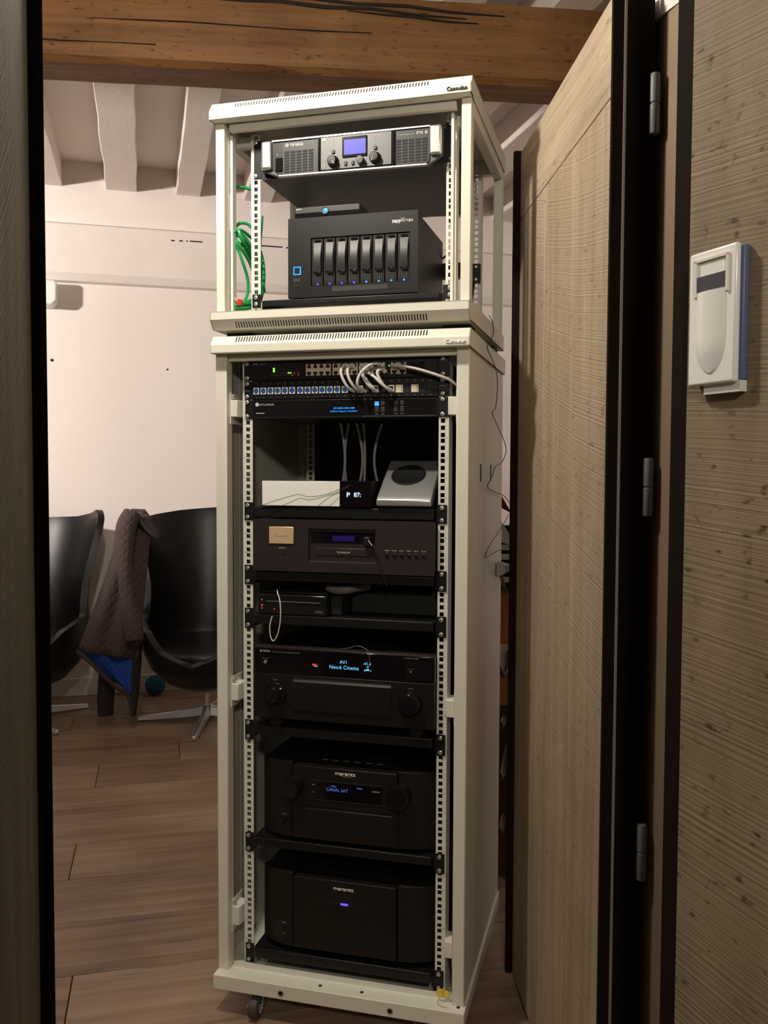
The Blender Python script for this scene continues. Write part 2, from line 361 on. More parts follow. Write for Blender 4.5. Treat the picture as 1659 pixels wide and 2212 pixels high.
# big brown timber beam
BA = math.atan2(.182, 1.679)
mb = MB(); N = 40; vs = []; rnd = random.Random(3)
for k in range(N + 1):
    x = -2.6 + 5.4 * k / N; j = rnd.uniform(-.003, .003)
    vs += [(x, -.160 + j, 2.618 + j), (x, -.138, 2.602 - j * .6), (x, 0, 2.600 + j * .3), (x, 0, 2.856), (x, -.160 + j, 2.856)]
mb.add(vs, [(k * 5 + j, k * 5 + (j + 1) % 5, k * 5 + 5 + (j + 1) % 5, k * 5 + 5 + j) for k in range(N) for j in range(5)] + [(4, 3, 2, 1, 0), tuple(range(N * 5, N * 5 + 5))])
beam = tag(obj('timber_beam', mb, 'beam_wood'), 'thick brown oak ceiling beam crossing above the equipment racks', 'beam')
beam.location = (-1.1595, 3.083, 0); beam.rotation_euler = (0, 0, BA)
def fissure(pts, hw):
    top = []; bot = []; n = len(pts)
    for k, (x, z) in enumerate(pts):
        a = hw * math.sin(math.pi * (k + .15) / (n - .7)) + .0006; top.append((x, z + a)); bot.append((x, z - a * .8))
    obj('crack', MB().prism_y(bot + top[::-1], -.1645, -.152), 'crack', beam)
fissure([(.42, 2.815), (.55, 2.820), (.68, 2.817), (.80, 2.821), (.95, 2.812), (1.10, 2.815), (1.25, 2.805), (1.42, 2.801)], .006)
fissure([(.75, 2.835), (.90, 2.837), (1.05, 2.828), (1.22, 2.831), (1.38, 2.819), (1.55, 2.817)], .005)
fissure([(1.02, 2.805), (1.14, 2.799), (1.25, 2.797), (1.36, 2.788), (1.46, 2.788)], .0035)
fissure([(-.1, 2.848), (.1, 2.850), (.3, 2.841), (.45, 2.843)], .003)

fissure([(-.8, 2.668), (-.5, 2.663), (-.2, 2.666), (.1, 2.660), (.4, 2.663)], .0016)
fissure([(.2, 2.735), (.5, 2.740), (.8, 2.734), (1.1, 2.737)], .0014)

# passage walls next to the camera: rough-sawn boards with dark end profiles
def panel(name, p0, p1, outward, material, label, n):
    """boards from far edge p0 to near end p1; local x along the wall, y = depth behind the face"""
    d = Vector((p1[0] - p0[0], p1[1] - p0[1])); L_ = d.length; a = math.atan2(d.y, d.x)
    e = bpy.data.objects.new(name, None); C.objects.link(e); e.location = (p0[0], p0[1], 0); e.rotation_euler = (0, 0, a)
    sgn = 1 if outward > 0 else -1
    ys = sorted((0, sgn * .03))
    bw = L_ / n
    for i in range(n):
        obj('board', bx(i * bw + .0005, (i + 1) * bw - .0005, ys[0], ys[1], 0, 2.75), material, e, bevel=.0015, seg=1)
    yb = sorted((sgn * .03, sgn * .10)); obj('core', bx(.0, L_, yb[0], yb[1], 0, 2.75), 'frame_dark', e)
    return struct(e, label, 'wall'), sgn
wr, sg = panel('wall_passage_right', (.351, 1.05), (.351 + .394 * 1.25, 1.05 - .919 * 1.25), 1, 'wall_wood', 'rough-sawn weathered board wall at right carrying the motion detector', 2)
obj('end_profile', bx(-.030, -.0005, .004, .04, 0, 2.75), 'frame_dark', wr, bevel=.002)
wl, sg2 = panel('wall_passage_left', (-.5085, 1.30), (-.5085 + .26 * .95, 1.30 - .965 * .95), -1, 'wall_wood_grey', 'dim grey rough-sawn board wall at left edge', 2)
struct(obj('trim_2', MB().prism_z([(-.60, 1.302), (-.487, 1.302), (-.509, 1.345), (-.60, 1.345)], 0, 2.75), 'frame_dark', bevel=.003), 'dark vertical frame profile at the end of the left board wall', 'trim')
# jamb at right with plaster above
jm = struct(obj('trim_3', MB().prism_z([(.446, 1.512), (.4655, 1.440), (.62, 1.440), (.62, 1.60), (.446, 1.60)], 0, 2.03), 'jamb_wood', bevel=.002), 'tan wooden door jamb between door and right wall', 'door jamb')
obj('rebate', bx(.434, .4455, 1.512, 1.60, 0, 2.03), 'jamb_shade', jm)  # shadow in the rebate put into a darker jamb colour
struct(obj('wall_lintel', MB().prism_z([(.440, 1.512), (.4655, 1.440), (.62, 1.440), (.62, 1.60), (.440, 1.60)], 2.03, 2.75), 'plaster'), 'white plaster patch above the door jamb', 'wall')

# open door: local y runs along the door from hinge (0) to free edge, x = 0 is the planked face
DL = .7257
door = bpy.data.objects.new('door_1', None); C.objects.link(door); door.location = (.3687, 1.487, 0); door.rotation_euler = (0, 0, math.atan2(.0398, .7246))
struct(door, 'open plank door of pale rough-sawn wood beside the racks', 'door')
cuts = [.004, .227, .460, .579, DL]
for a, b in zip(cuts[:-1], cuts[1:]):
    obj('plank', bx(0, .02, a + .0007, b - .0007, .02, 1.900), 'door_wood', door, bevel=.0012, seg=1)
obj('top_rail', bx(0, .02, .004, DL, 1.9015, 2.062), wood('door_wood_rail', (.275, .212, .148), (.475, .38, .268), 1, sc_along=1.6, sc_across=26, saw=.05, sawcen=(.2, 7.6), sawax=(1, 2), sawfreq=95, spots=.35, spotcol=(.06, .045, .035), spotstretch=(20, 20, 80), bump=.4), door, bevel=.0012, seg=1)
obj('slab', bx(.021, .066, .006, DL, .02, 2.062), 'frame_dark', door)
obj('hinge_edge', bx(-.002, .067, -.004, .004, .02, 2.064), 'frame_dark', door, bevel=.001)
obj('seal_strip', bx(.0165, .0205, -.007, -.004, .02, 2.064), 'seal_grey', door)
obj('lock_edge', bx(-.016, .066, DL + .0005, DL + .016, .02, 2.066), 'frame_dark', door, bevel=.002)
for z in (1.886, 1.264, .649):
    h = tag(obj('door_hinge', MB().lathe([(.0075, -.048), (.0085, -.045), (.0085, -.002), (.007, -.001), (.007, .001), (.0085, .002), (.0085, .045), (.0075, .048)], (0, 0, 0), 'z', 16), 'hinge_grey', smooth=True),
            {1.886: 'grey barrel hinge on the door jamb, topmost of three', 1.264: 'grey barrel hinge on the door jamb, middle of three', .649: 'grey barrel hinge on the door jamb, lowest of three'}[z], 'hinge', 'door hinges')
    h.location = (.4365, 1.484, z)
    obj('leaf', bx(.006, .017, .010, .020, -.04, .04), 'hinge_grey', h)

# motion detector on the right wall
sen = thing('motion_detector', 'white plastic motion detector on the right board wall', 'motion detector', None, (.351, 1.05, 1.386)); sen.rotation_euler = (0, 0, math.atan2(-.919, .394))
obj('back_box', bx(.020, .094, -.008, 0, .002, .146), 'side_shade', sen, bevel=.002)  # bluish shading of the white housing's side, put into its colour
obj('cover', bx(.020, .091, -.016, -.008, 0, .148), 'white_gloss', sen, bevel=.003, seg=3)
ln = MB(); prof = []
N = 14
vs = []; fs = []
for i in range(N + 1):
    t = (i / N) ** 2; z = .012 + .090 * t
    hw = .022 * math.sqrt(max(0, 1 - (1 - min(1, t * 2.2)) ** 2)) + .0008
    for k in range(9):
        q = -1 + k / 4; vs.append((.055 + hw * q, -.0162 - .006 * (1 - q * q) * min(1, t * 3 + .15), z))
fs = [(i * 9 + k, i * 9 + k + 1, i * 9 + 10 + k, i * 9 + 9 + k) for i in range(N) for k in range(8)]
lens = obj('lens_dome', ln.add(vs, fs), 'white_gloss', sen, smooth=True)
obj('window_frame', MB().box(.030, .034, -.0185, -.016, .098, .138).box(.078, .081, -.0185, -.016, .098, .138).box(.030, .081, -.0185, -.016, .136, .139), 'white_plastic', sen)
obj('window', bx(.034, .078, -.0172, -.016, .104, .120), 'lens', sen)
obj('mounting_plate', bx(.040, .093, -.010, 0, -.010, .002), 'white_plastic', sen)

# white housing under the wall beam
ac = thing('wall_housing', 'white rounded plastic housing mounted under the wall beam at far left', 'housing', None, wpos(-.42, 0, 2.18), rot=WA)
obj('shell', MB().prism_y([(-.30, .01), (.17, .0), (.195, .025), (.198, .12), (.185, .135), (-.30, .135)], -.13, -.001), 'white_plastic', ac, bevel=.01, seg=3)
obj('seam', MB().box(.05, .054, -.1312, -.128, .0, .13), 'seal_grey', ac)

# ------------------------------------------------------------------ THE CABINETS
def ladder(mb, u0, u1, w, h0, h1, hc, first, t=.002, hs=.0095):
    """mounting rail face with square holes, three per height unit"""
    mb.box(u0, hc - hs / 2, w, w + t, h0, h1); mb.box(hc + hs / 2, u1, w, w + t, h0, h1)
    zs = []; k = 0
    while True:
        b = first + .04445 * k; k += 1
        if b > h1: break
        for o_ in (.00635, .022225, .0381):
            z = b + o_
            if h0 + .006 < z < h1 - .006: zs.append(z)
    prev = h0
    for z in zs: mb.box(hc - hs / 2, hc + hs / 2, w, w + t, prev, z - hs / 2); prev = z + hs / 2
    mb.box(hc - hs / 2, hc + hs / 2, w, w + t, prev, h1)
    return mb

def cap(parent, name, hb, flip, D, slots=True):
    """pressed-steel cap with bevelled front edge and a row of vent slots; hb = height of its square edge"""
    sg = -1 if flip else 1
    z = lambda d: hb + sg * d
    poly = [(0, z(0)), (0, z(.0182)), (.0150, z(.0392)), (D, z(.0392)), (D, z(0))]
    cp = MB(); vw = [(.0005, z(.016)), (.003, z(.016)), (.0150, z(.036)), (.0150, z(.0392)), (.0, z(.0182))]
    T = .0022; u0, u1 = .060, .510
    cp.prism_x([(0, z(0)), (0, z(.0182)), (T, z(.0182)), (T, z(0))], 0, .6)                       # front face
    cp.box(0, .6, .0150, D, *sorted((z(.0370), z(.0392))))                                          # flat plate
    cp.prism_x(poly, 0, T); cp.prism_x(poly, .6 - T, .6)                                            # sides
    cp.box(0, .6, D - T, D, *sorted((z(0), z(.04))))
    cp.box(0, .6, 0, .030, *sorted((z(0), z(.002))))                                                # turned-in flange
    def sl(a, b, ua, ub):       # strip of the bevelled face between fractions a and b
        p = lambda t, o: (.0150 * t + o * .6, z(.0182 + .0210 * t - o * .8))
        cp.prism_x([p(a, 0), p(b, 0), p(b, T), p(a, T)], ua, ub)
    sl(0, .30, 0, .6); sl(.94, 1, 0, .6); sl(.30, .94, 0, u0); sl(.30, .94, u1, .6)
    o = obj(name, cp, 'paint', parent)
    p = lambda t, o: (.0150 * t + o * .6, z(.0182 + .0210 * t - o * .8))
    obj('vent_dark', MB().prism_x([p(.27, .0024), p(.98, .0024), p(.98, .0034), p(.27, .0034)], u0 - .002, u1 + .002), 'black_matte', o)  # black strip stands in for the shaded inside behind the slots
    gr = MB(); cp = gr; n = 70; pit = (u1 - u0) / n
    for k in range(n): sl(.30, .94, u0 + pit * k + .0030, u0 + pit * (k + 1))
    obj('vent_grille', gr, 'paint', o)
    return o

def bracket(parent, u0, u1, h0, h1, side, w0=.045):
    s = 1 if side == 'L' else -1
    uo, ui = (u0, u1)
    mb = MB().prism_z([(u0, w0), (u1, w0), (u1 + s * .008, w0 + .05), (u0, w0 + .05)] if s > 0 else [(u0 - .008, w0 + .05), (u0, w0), (u1, w0), (u1, w0 + .05)], h0, h1)
    b = obj('rail_bracket', mb, 'paint_rail', parent, bevel=.0015)
    up = u0 if s > 0 else u1
    obj('flange', bx(min(up, up + s * .002), max(up, up + s * .002), w0 - .001, w0 + .06, h0 - .016, h1 + .016), 'paint_rail', b)
    obj('bolt', MB().lathe([(.005, 0), (.005, .004), (.003, .006)], (up + s * .002, w0 + .010, h1 + .009), 'x', 10), 'screw', b)
    obj('slot', bx(u1 + .001 if s > 0 else u0 - .004, u1 + .006 if s > 0 else u0 - .002, w0 + .028, w0 + .032, (h0 + h1) / 2 - .004, (h0 + h1) / 2 + .004), 'black_matte', b)
    return b

# lower cabinet
rk = thing('server_cabinet', 'tall beige equipment rack cabinet standing on casters', 'rack', FL, (.30, .30, 0))
top = cap(rk, 'top_cap', 1.556, False, .61)
text(top, 'lettering', 'Canoulan', .5475, .0002, 1.5612, 'white_gloss', height=.0088, width=.044, depth=.0022, bold=.02)
obj('header_beam', bx(.030, .567, .036, .050, 1.541, 1.556), 'paint', rk, bevel=.001)
for u0, u1 in ((.001, .0285), (.5675, .5955)):
    for w0, w1 in ((.026, .060), (.565, .60)):
        obj('post', bx(u0, u1, w0, w1, .095, 1.556), 'paint', rk, bevel=.0025)
for u0, u1 in ((.0035, .0060), (.5915, .5945)):
    obj('side_panel', bx(u0, u1, .150, .565, .09, 1.556), 'paint', rk)
    obj('side_rim', bx(u0, u1, .058, .1485, .09, 1.556), 'paint', rk)
sp = bpy.data.objects['side_panel.001'] if 'side_panel.001' in bpy.data.objects else None
for w in (.20, .37):
    obj('panel_slot', MB().box(.5945, .5952, w, w + .004, 1.265, 1.305).box(.5945, .5952, w + .012, w + .016, 1.265, 1.305), 'frame_dark', sp)
# base
base = obj('base_frame', MB().box(0, .6, 0, .050, .062, .0965).box(0, .6, .55, .60, .062, .0965).box(0, .05, .05, .55, .062, .0965).box(.55, .6, .05, .55, .062, .0965), 'paint', rk, bevel=.0018)
obj('base_lip', bx(.034, .560, .046, .0485, .0965, .109), 'paint', base)
obj('base_floor', bx(.05, .55, .05, .55, .066, .070), 'paint', base)
for u in (.1708, .4322):
    obj('bolt_hole', MB().lathe([(.0075, -.0012), (.0055, -.0012), (.0045, .001)], (u, 0, .0775), 'y', 16), 'chrome', base)
    obj('bolt_bore', MB().lathe([(.0048, -.0014), (.0046, -.0008)], (u, 0, .0775), 'y', 14), 'frame_dark', base)
for u in (.26, .36, .5835):
    obj('top_slot', MB().lathe([(.0045, .0962), (.0045, .0969)], (u, .022, 0), 'z', 12), 'black_matte', base)
# mounting rails
HB = 1.4957 - 32 * .04445
for nm, u0, u1, hc, w in (('front_rail', .0565, .0790, .0675, .060), ('front_rail', .5225, .5435, .5320, .060), ('rear_rail', .0565, .0790, .0675, .50), ('rear_rail', .5225, .5435, .5320, .50)):
    mb = ladder(MB(), u0, u1, w, .102, 1.545, hc, HB)
    left = u0 < .3; uf = u0 if left else u1
    mb.box(uf - (.002 if left else 0), uf + (0 if left else .002), w, w + .045, .102, 1.545)
    r_ = obj(nm, mb, 'paint_rail', rk)
    if nm == 'front_rail':
        tk = MB()
        for k in range(0, 33):
            z = HB + .04445 * k; ua = u0 + .001 if left else u1 - .005
            tk.box(ua, ua + .004, w - .0002, w, z - .0004, z + .0004)
        obj('unit_marks', tk, 'dark_grey', r_)['kind'] = 'stuff'
for (a, b, c, d) in ((.029, .0465, 1.413, 1.452), (.029, .0465, .743, .783), (.029, .0465, .198, .243)): bracket(rk, a, b, c, d, 'L')
for (a, b, c, d) in ((.546, .566, 1.412, 1.452), (.546, .566, .741, .780), (.548, .566, .192, .230)): bracket(rk, a, b, c, d, 'R')
# rear door frame
obj('rear_beam', bx(.03, .567, .57, .585, 1.50, 1.556), 'paint', rk); obj('rear_beam', bx(.03, .567, .57, .585, .095, .15), 'paint', rk)
obj('rear_dark_sheet', bx(.030, .567, .588, .592, .150, 1.500), 'black_metal', rk)  # added sheet, coloured black to stand for the unlit interior
# casters (front pair swivelled forward)
for u, w in ((.102, .055), (.50, .055), (.102, .53), (.50, .53)):
    ww = w - .042 if w < .3 else w + .03
    d = ww - w
    ca = obj('caster', MB().lathe([(.006, -.0115), (.021, -.0115), (.0245, -.009), (.025, 0), (.0245, .009), (.021, .0115), (.006, .0115)], (u, ww, .0255), 'x', 22), 'rubber_grey', rk, smooth=True)
    obj('hub', MB().lathe([(.012, -.013), (.012, .013)], (u, ww, .0255), 'x', 16), 'dark_grey', ca)
    pf = [(ww - .009, .018), (ww + .009, .018), (w + .024, .056), (w - .024, .056)]
    for a in (u - .017, u + .0145): obj('fork', MB().prism_x(pf, a, a + .0025), 'chrome', ca)
    obj('mount_plate', bx(u - .030, u + .030, w - .03, w + .03, .056, .062), 'chrome', ca)
    obj('axle', MB().lathe([(.006, -.019), (.006, .019)], (u, ww, .0255), 'x', 10), 'screw', ca)

# upper cabinet (open sided), resting on small pads
ru = thing('wall_cabinet', 'short open-sided beige rack cabinet stacked on the tall one', 'rack', FU, (.30, .27, 1.5965))
uc = cap(ru, 'top_cap', 2.0806, False, .53)
text(uc, 'lettering', 'Canoulan', .5475, .0002, 2.0858, 'dark_grey', height=.0088, width=.044, depth=.0022, bold=.02)
lc = cap(ru, 'bottom_cap', 1.6500, True, .53)
for u in (.04, .56):
    for w in (.10, .45): obj('foot_pad', bx(u - .03, u + .03, w - .03, w + .03, 1.596, 1.6105), 'black_matte', lc)
obj('header_beam', bx(.034, .562, .034, .050, 2.064, 2.0806), 'paint', ru, bevel=.001)
obj('sill_beam', bx(.034, .562, .040, .050, 1.650, 1.656), 'paint', ru)
for u0, u1 in ((.0035, .0250), (.5750, .5965)):
    for w0, w1 in ((.026, .056), (.49, .525)):
        obj('post', bx(u0, u1, w0, w1, 1.650, 2.0806), 'paint', ru, bevel=.002)
    obj('side_beam', bx(u0, u1, .056, .49, 2.052, 2.0806), 'paint', ru); obj('side_sill', bx(u0, u1, .056, .49, 1.650, 1.656), 'paint', ru)
HU = 2.0577 - 9 * .04445
for nm, u0, u1, hc, w in (('front_rail', .0655, .0870, .0760, .090), ('front_rail', .5300, .5505, .5404, .090), ('rear_rail', .0655, .0870, .0760, .43), ('rear_rail', .5300, .5505, .5404, .43)):
    left = u0 < .3; uf = u0 if left else u1
    mb = ladder(MB(), u0, u1, w, 1.656, 2.072, hc, HU)
    mb.box(uf - (.002 if left else 0), uf + (0 if left else .002), w, w + .03, 1.656, 2.072)
    obj(nm, mb, 'paint_rail', ru)
    for ta, tb in ((2.05, 2.072), (1.656, 1.67)): obj('rail_tie', bx(min(uf, .015 if left else .585), max(uf, .015 if left else .585), w + .01, w + .03, ta, tb), 'paint_rail', ru)
for u0, u1 in ((.03, .065), (.551, .575)):
    obj('post_strip', bx(u0 - .004, u0 + .002, .056, .075, 1.656, 2.064), 'paint_rail', ru)

# ------------------------------------------------------------------ fixings shared by everything screwed to the rails
_screw = {}
def screw(parent, u, w, h, r=.0052):
    off = OFF[root_of(parent).name]
    if 'm' not in _screw:
        o = obj('screw', MB().lathe([(r * .96, 0), (r, -.0012), (r * .9, -.0026), (r * .55, -.0036), (r * .3, -.0036), (r * .25, -.0026), (.0002, -.0026)], (0, 0, 0), 'y', 14), 'screw', None, smooth=True)
        _screw['m'] = o.data; o.parent = parent
    else:
        o = bpy.data.objects.new('screw', _screw['m']); C.objects.link(o); o.parent = parent
    o.location = (u - off[0], w - off[1], h - off[2]); return o
def ears(parent, fr, h0, h1, w, u=(.0585, .0795, .5205, .5425), material='black_metal', hs=None):
    hs = hs or (h0 + .0075, h1 - .0075); uc_ = ((.0668), (.5318)) if fr is FL else (.0762, .5403)
    for a, b, c in ((u[0], u[1], uc_[0]), (u[2], u[3], uc_[1])):
        e = obj('rack_ear', bx(a, b, w - .0022, w, h0, h1), material, parent, bevel=.0008)
        for h in hs: screw(e, c, w - .0022, h)

def shelf(label, fr, lip_top, lip_h, ear0, ear1, w=.060, depth=.38, ue=(.0585, .0800, .5205, .5430), tw=0.0):
    t = thing('rack_shelf', label, 'rack shelf', fr, (.30, w, lip_top - lip_h), 'shelves in the rack')
    ua, ub = ue[1] + .002, ue[2] - .002
    obj('tray', bx(ua, ub, w - .003, w + depth, lip_top - .0025, lip_top - .0005), 'black_metal', t)
    obj('front_lip', bx(ua + .004, ub - .004, w - .010, w - .003, lip_top - lip_h, lip_top), 'black_metal', t, bevel=.0025, seg=3)
    for a, b in ((ua, ua + .002), (ub - .002, ub)): obj('side_flange', bx(a, b, w, w + depth, lip_top - .03, lip_top), 'black_metal', t)
    ears(t, fr, ear0, ear1, w - .0005, ue)
    return t

S1 = shelf('black rack shelf under the white-fronted box and silver box', FL, 1.2040, .0250, 1.1715, 1.2140)
S2 = shelf('black rack shelf under the brown-black unit with a gold badge', FL, 1.0533, .0220, 1.0200, 1.0660)
S3 = shelf('black rack shelf under the small game console', FL, .9515, .0225, .9165, .9640)
S4 = shelf('black rack shelf under the receiver with two big round knobs and wide flap', FL, .6880, .0225, .6490, .6970)
S5 = shelf('black rack shelf under the receiver showing dim blue text', FL, .4165, .0200, .3780, .4244)
S6 = shelf('lowest black rack shelf, under the power amplifier with a blue light', FL, .1470, .0240, .1060, .1530)
SU = shelf('black rack shelf under the eight-bay drive enclosure', FU, 1.6860, .0135, 1.6720, 1.7025, w=.090, depth=.33, ue=(.0665, .0885, .5240, .5462))

def knob(parent, name, u, w, h, prof, material='black_plastic', n=32):
    return obj(name, MB().lathe(prof, (u, w, h), 'y', n), material, parent, smooth=True)

# ------------------------------------------------------------------ UPPER CABINET CONTENTS
# two-unit power amplifier
am = thing('power_amplifier', 'silver and black rack amplifier with glowing blue screen', 'amplifier', FU, (.315, .055, 1.958))
obj('chassis', bx(.098, .532, .075, .470, 1.962, 2.046), 'black_metal', am)
ears(am, FU, 1.9700, 2.0570, .0895, (.0715, .0990, .5290, .5485), 'black_metal', (1.9763, 2.0525))
W_ = .055
fr_ = obj('front_bezel', MB().prism_y([(.1035, 2.0435), (.1035, 1.9755), (.1460, 1.9585), (.4950, 1.9560), (.5275, 1.9760), (.5275, 2.0410), (.5120, 2.0440), (.1150, 2.0440)][::-1], W_ + .006, .074), 'silver_face', am, bevel=.003, seg=3)
for a, b in ((.1045, .1300), (.4995, .5265)):
    obj('handle', MB().prism_y([(a, 1.977), (b, 1.977), (b, 2.0410), (a, 2.0410)], W_ - .005, W_ + .008), 'silver', am, bevel=.005, seg=4)
blk = obj('inset_panel', MB().prism_y([(.1305, 1.9785), (.1475, 1.9635), (.4930, 1.9610), (.4990, 1.9700), (.4990, 2.0385), (.1305, 2.0385)], W_ + .0035, W_ + .0065), 'black_plastic', am)
obj('bottom_bar', MB().prism_y([(.1460, 1.9585), (.4950, 1.9560), (.4935, 1.9605), (.1475, 1.9630)], W_ - .002, W_ + .008), 'silver', am, bevel=.001)
obj('top_bar', bx(.1300, .4995, W_, W_ + .008, 2.0388, 2.0418), 'silver', am)
cpn = obj('control_panel', bx(.248, .4135, W_, W_ + .004, 1.9650, 2.0375), 'silver_face', am, bevel=.0008)
for u in (.2425, .4155): obj('divider', bx(u, u + .004, W_ - .003, W_ + .004, 1.9630, 2.0378), 'black_gloss', am)
for nm, ua, ub, rows, z1, z0 in (('vent', .160, .2331, 8, 2.0165, 1.9665), ('vent', .4222, .4965, 8, 2.018, 1.9665)):
    vg = MB(); dx = (ub - ua) / 5; dz = (z1 - z0) / rows
    for i in range(5):
        for k in range(rows): vg.box(ua + dx * i, ua + dx * (i + 1) - .0032, W_ + .0018, W_ + .0034, z0 + dz * k + .0012, z0 + dz * (k + 1) - .0012)
    obj('vent_plate', bx(ua - .004, ub + .001, W_ + .0030, W_ + .0038, z0 - .002, 2.0360), 'vent_grey', am); v_ = obj('vent_holes', vg, 'black_matte', am)
lcd = obj('screen_frame', bx(.3000, .3575, W_ - .003, W_ + .001, 1.9885, 2.0330), 'black_gloss', am, bevel=.001)
obj('screen', bx(.3045, .3548, W_ - .0034, W_ - .0028, 1.9935, 2.0262), 'lcd_blue', lcd)
for u, a in ((.2787, -55), (.3768, -118)):
    k_ = knob(am, 'knob', u, W_, 1.9815, [(.0132, .001), (.0132, -.002), (.0115, -.003), (.0105, -.014), (.009, -.0155), (.0002, -.0158)])
    ca_, sa_ = math.cos(R(a)), math.sin(R(a))
    obj('pointer', MB().tube([(u + ca_ * .003, W_ - .016, 1.9815 + sa_ * .003), (u + ca_ * .0115, W_ - .0158, 1.9815 + sa_ * .0115)], .0009, 6, 0), 'print_white', k_)
knob(am, 'encoder_knob', .3435, W_, 1.9775, [(.0088, .001), (.0088, -.012), (.0078, -.0135), (.0002, -.0138)], 'dark_grey')
for u in (.3045, .3215): obj('button', bx(u, u + .0065, W_ - .003, W_, 1.9705, 1.9795), 'black_plastic', am, bevel=.0008)
for u in (.2787, .3768): obj('button', bx(u - .0035, u + .0035, W_ - .003, W_, 1.9995, 2.0070), 'black_plastic', am, bevel=.0008)
obj('usb_port', MB().box(.2505, .2525, W_ - .001, W_, 1.9675, 1.9795).box(.2565, .2585, W_ - .001, W_, 1.9675, 1.9795), 'chrome', am)
obj('status_light', bx(.2535, .2605, W_ - .0015, W_, 2.0285, 2.0345), 'led_green', am)
lm = MB()
for u in (.2765, .3745):
    for k in range(4): lm.box(u, u + .003, W_ - .0006, W_, 2.011 + .006 * k, 2.013 + .006 * k)
obj('meter_lights', lm, 'print_grey', am)
obj('emblem', MB().lathe([(.0048, 0), (.0048, -.001), (.0002, -.0012)], (.1665, W_ + .003, 2.0285), 'y', 18), 'print_grey', am)
text(am, 'lettering', 'YAMAHA', .1735, W_ + .003, 2.0240, 'print_white', height=.0085, width=.0325, bold=.015)
text(am, 'lettering', 'PX 8', .4700, W_ + .003, 2.0250, 'print_white', height=.0065, width=.024)
obj('tag_line', bx(.4260, .4650, W_ + .0026, W_ + .003, 2.0265, 2.0278), 'print_grey', am)
obj('power_switch', bx(.1385, .1555, W_ + .0005, W_ + .0036, 1.9720, 2.0020), 'black_gloss', am, bevel=.001)
obj('standby_light', MB().lathe([(.0022, 0), (.0018, -.0012)], (.1430, W_ + .0035, 2.0090), 'y', 10), 'print_grey', am)

# eight-bay drive enclosure
na = thing('drive_enclosure', 'black eight-bay drive enclosure with row of blue lights', 'drive enclosure', FU, (.311, .09, 1.686))
WN = .090
obj('case', bx(.158, .464, WN + .012, WN + .285, 1.6905, 1.869), 'black_metal', na, bevel=.002)
for u in (.175, .44):
    for w in (WN + .03, WN + .25): obj('foot', MB().lathe([(.010, 0), (.010, .006)], (u, w, 1.6858), 'z', 12), 'black_matte', na)
fp = MB().box(.1560, .212, WN, WN + .012, 1.690, 1.8725).box(.4475, .4662, WN, WN + .012, 1.690, 1.8725).box(.212, .4475, WN, WN + .012, 1.690, 1.7155).box(.212, .4475, WN, WN + .012, 1.8255, 1.8725)
obj('front_frame', fp, 'black_plastic', na)
obj('bay_recess', bx(.212, .4475, WN + .010, WN + .013, 1.7155, 1.8255), 'black_matte', na)
bw = (.4475 - .212) / 8
for i in range(8):
    ua = .212 + bw * i + .0012; ub = .212 + bw * (i + 1) - .0012
    ty = obj('drive_tray', bx(ua, ub, WN + .003, WN + .010, 1.7165, 1.8245), 'device_black', na, bevel=.0006)
    hv = []; N = 8; ha, hb_ = ua + .0055, ub - .004
    hd = MB()
    for k in range(N + 1):
        t = k / N; z = 1.748 + .066 * t; y = WN + .003 - .0085 * math.sin(math.pi * min(1, .15 + t * .85)); e_ = .003 * math.sin(math.pi * t)
        hv += [(ha - .001 + e_, y, z), (hb_ + .001, y, z), (hb_ + .001, WN + .004, z), (ha - .001 + e_, WN + .004, z)]
    hd.add(hv, [(k * 4 + j, k * 4 + (j + 1) % 4, k * 4 + 4 + (j + 1) % 4, k * 4 + 4 + j) for k in range(N) for j in range(4)] + [(3, 2, 1, 0), (N * 4, N * 4 + 1, N * 4 + 2, N * 4 + 3)])
    obj('handle', hd, 'dark_grey', ty, smooth=True)
    obj('latch', bx(ha + .004, hb_, WN - .001, WN + .003, 1.7405, 1.7475), 'black_gloss', ty, bevel=.0008)
    obj('top_catch', bx(ha + .003, hb_ - .001, WN + .001, WN + .003, 1.8165, 1.8205), 'black_gloss', ty)
    gm = MB()
    for k in range(5): gm.box(ha - .002 + k * .0042, ha - .0005 + k * .0042, WN + .0018, WN + .003, 1.7225, 1.7385)
    obj('grille', gm, 'dark_grey', ty)
    obj('activity_light', MB().lathe([(.0024, 0), (.0020, -.0016)], ((ua + ub) / 2 + .001, WN + .003, 1.7195), 'y', 10), 'led_blue' if i > 3 else 'led_violet', ty)
pb = MB(); a, b, c, d = .1695, .1880, 1.7425, 1.7615; tt = .0024
pb.box(a, b, WN - .0015, WN, c, c + tt).box(a, b, WN - .0015, WN, d - tt, d).box(a, a + tt, WN - .0015, WN, c + tt, d - tt).box(b - tt, b, WN - .0015, WN, c + tt, d - tt)
obj('power_ring', pb, 'led_cyan', na)
obj('power_button', bx(a + tt, b - tt, WN - .001, WN, c + tt, d - tt), 'black_plastic', na)
obj('reset_pad', bx(.1695, .1865, WN - .0008, WN, 1.7265, 1.7350), 'dark_grey', na)
obj('usb_port', bx(.1725, .1850, WN - .0010, WN, 1.7160, 1.7195), 'chrome', na)
obj('info_plate', bx(.2640, .3960, WN - .0006, WN, 1.7005, 1.7115), 'dark_grey', na)
text(na, 'lettering', 'zapp', .4060, WN - .0002, 1.8435, 'white_gloss', height=.0095, width=.0205, bold=.02)
text(na, 'lettering', 'iti', .4270, WN - .0002, 1.8480, 'print_white', height=.0095, width=.0085)
text(na, 'lettering', 'nas', .4385, WN - .0002, 1.8470, 'print_white', height=.0060, width=.0165, bold=.01)

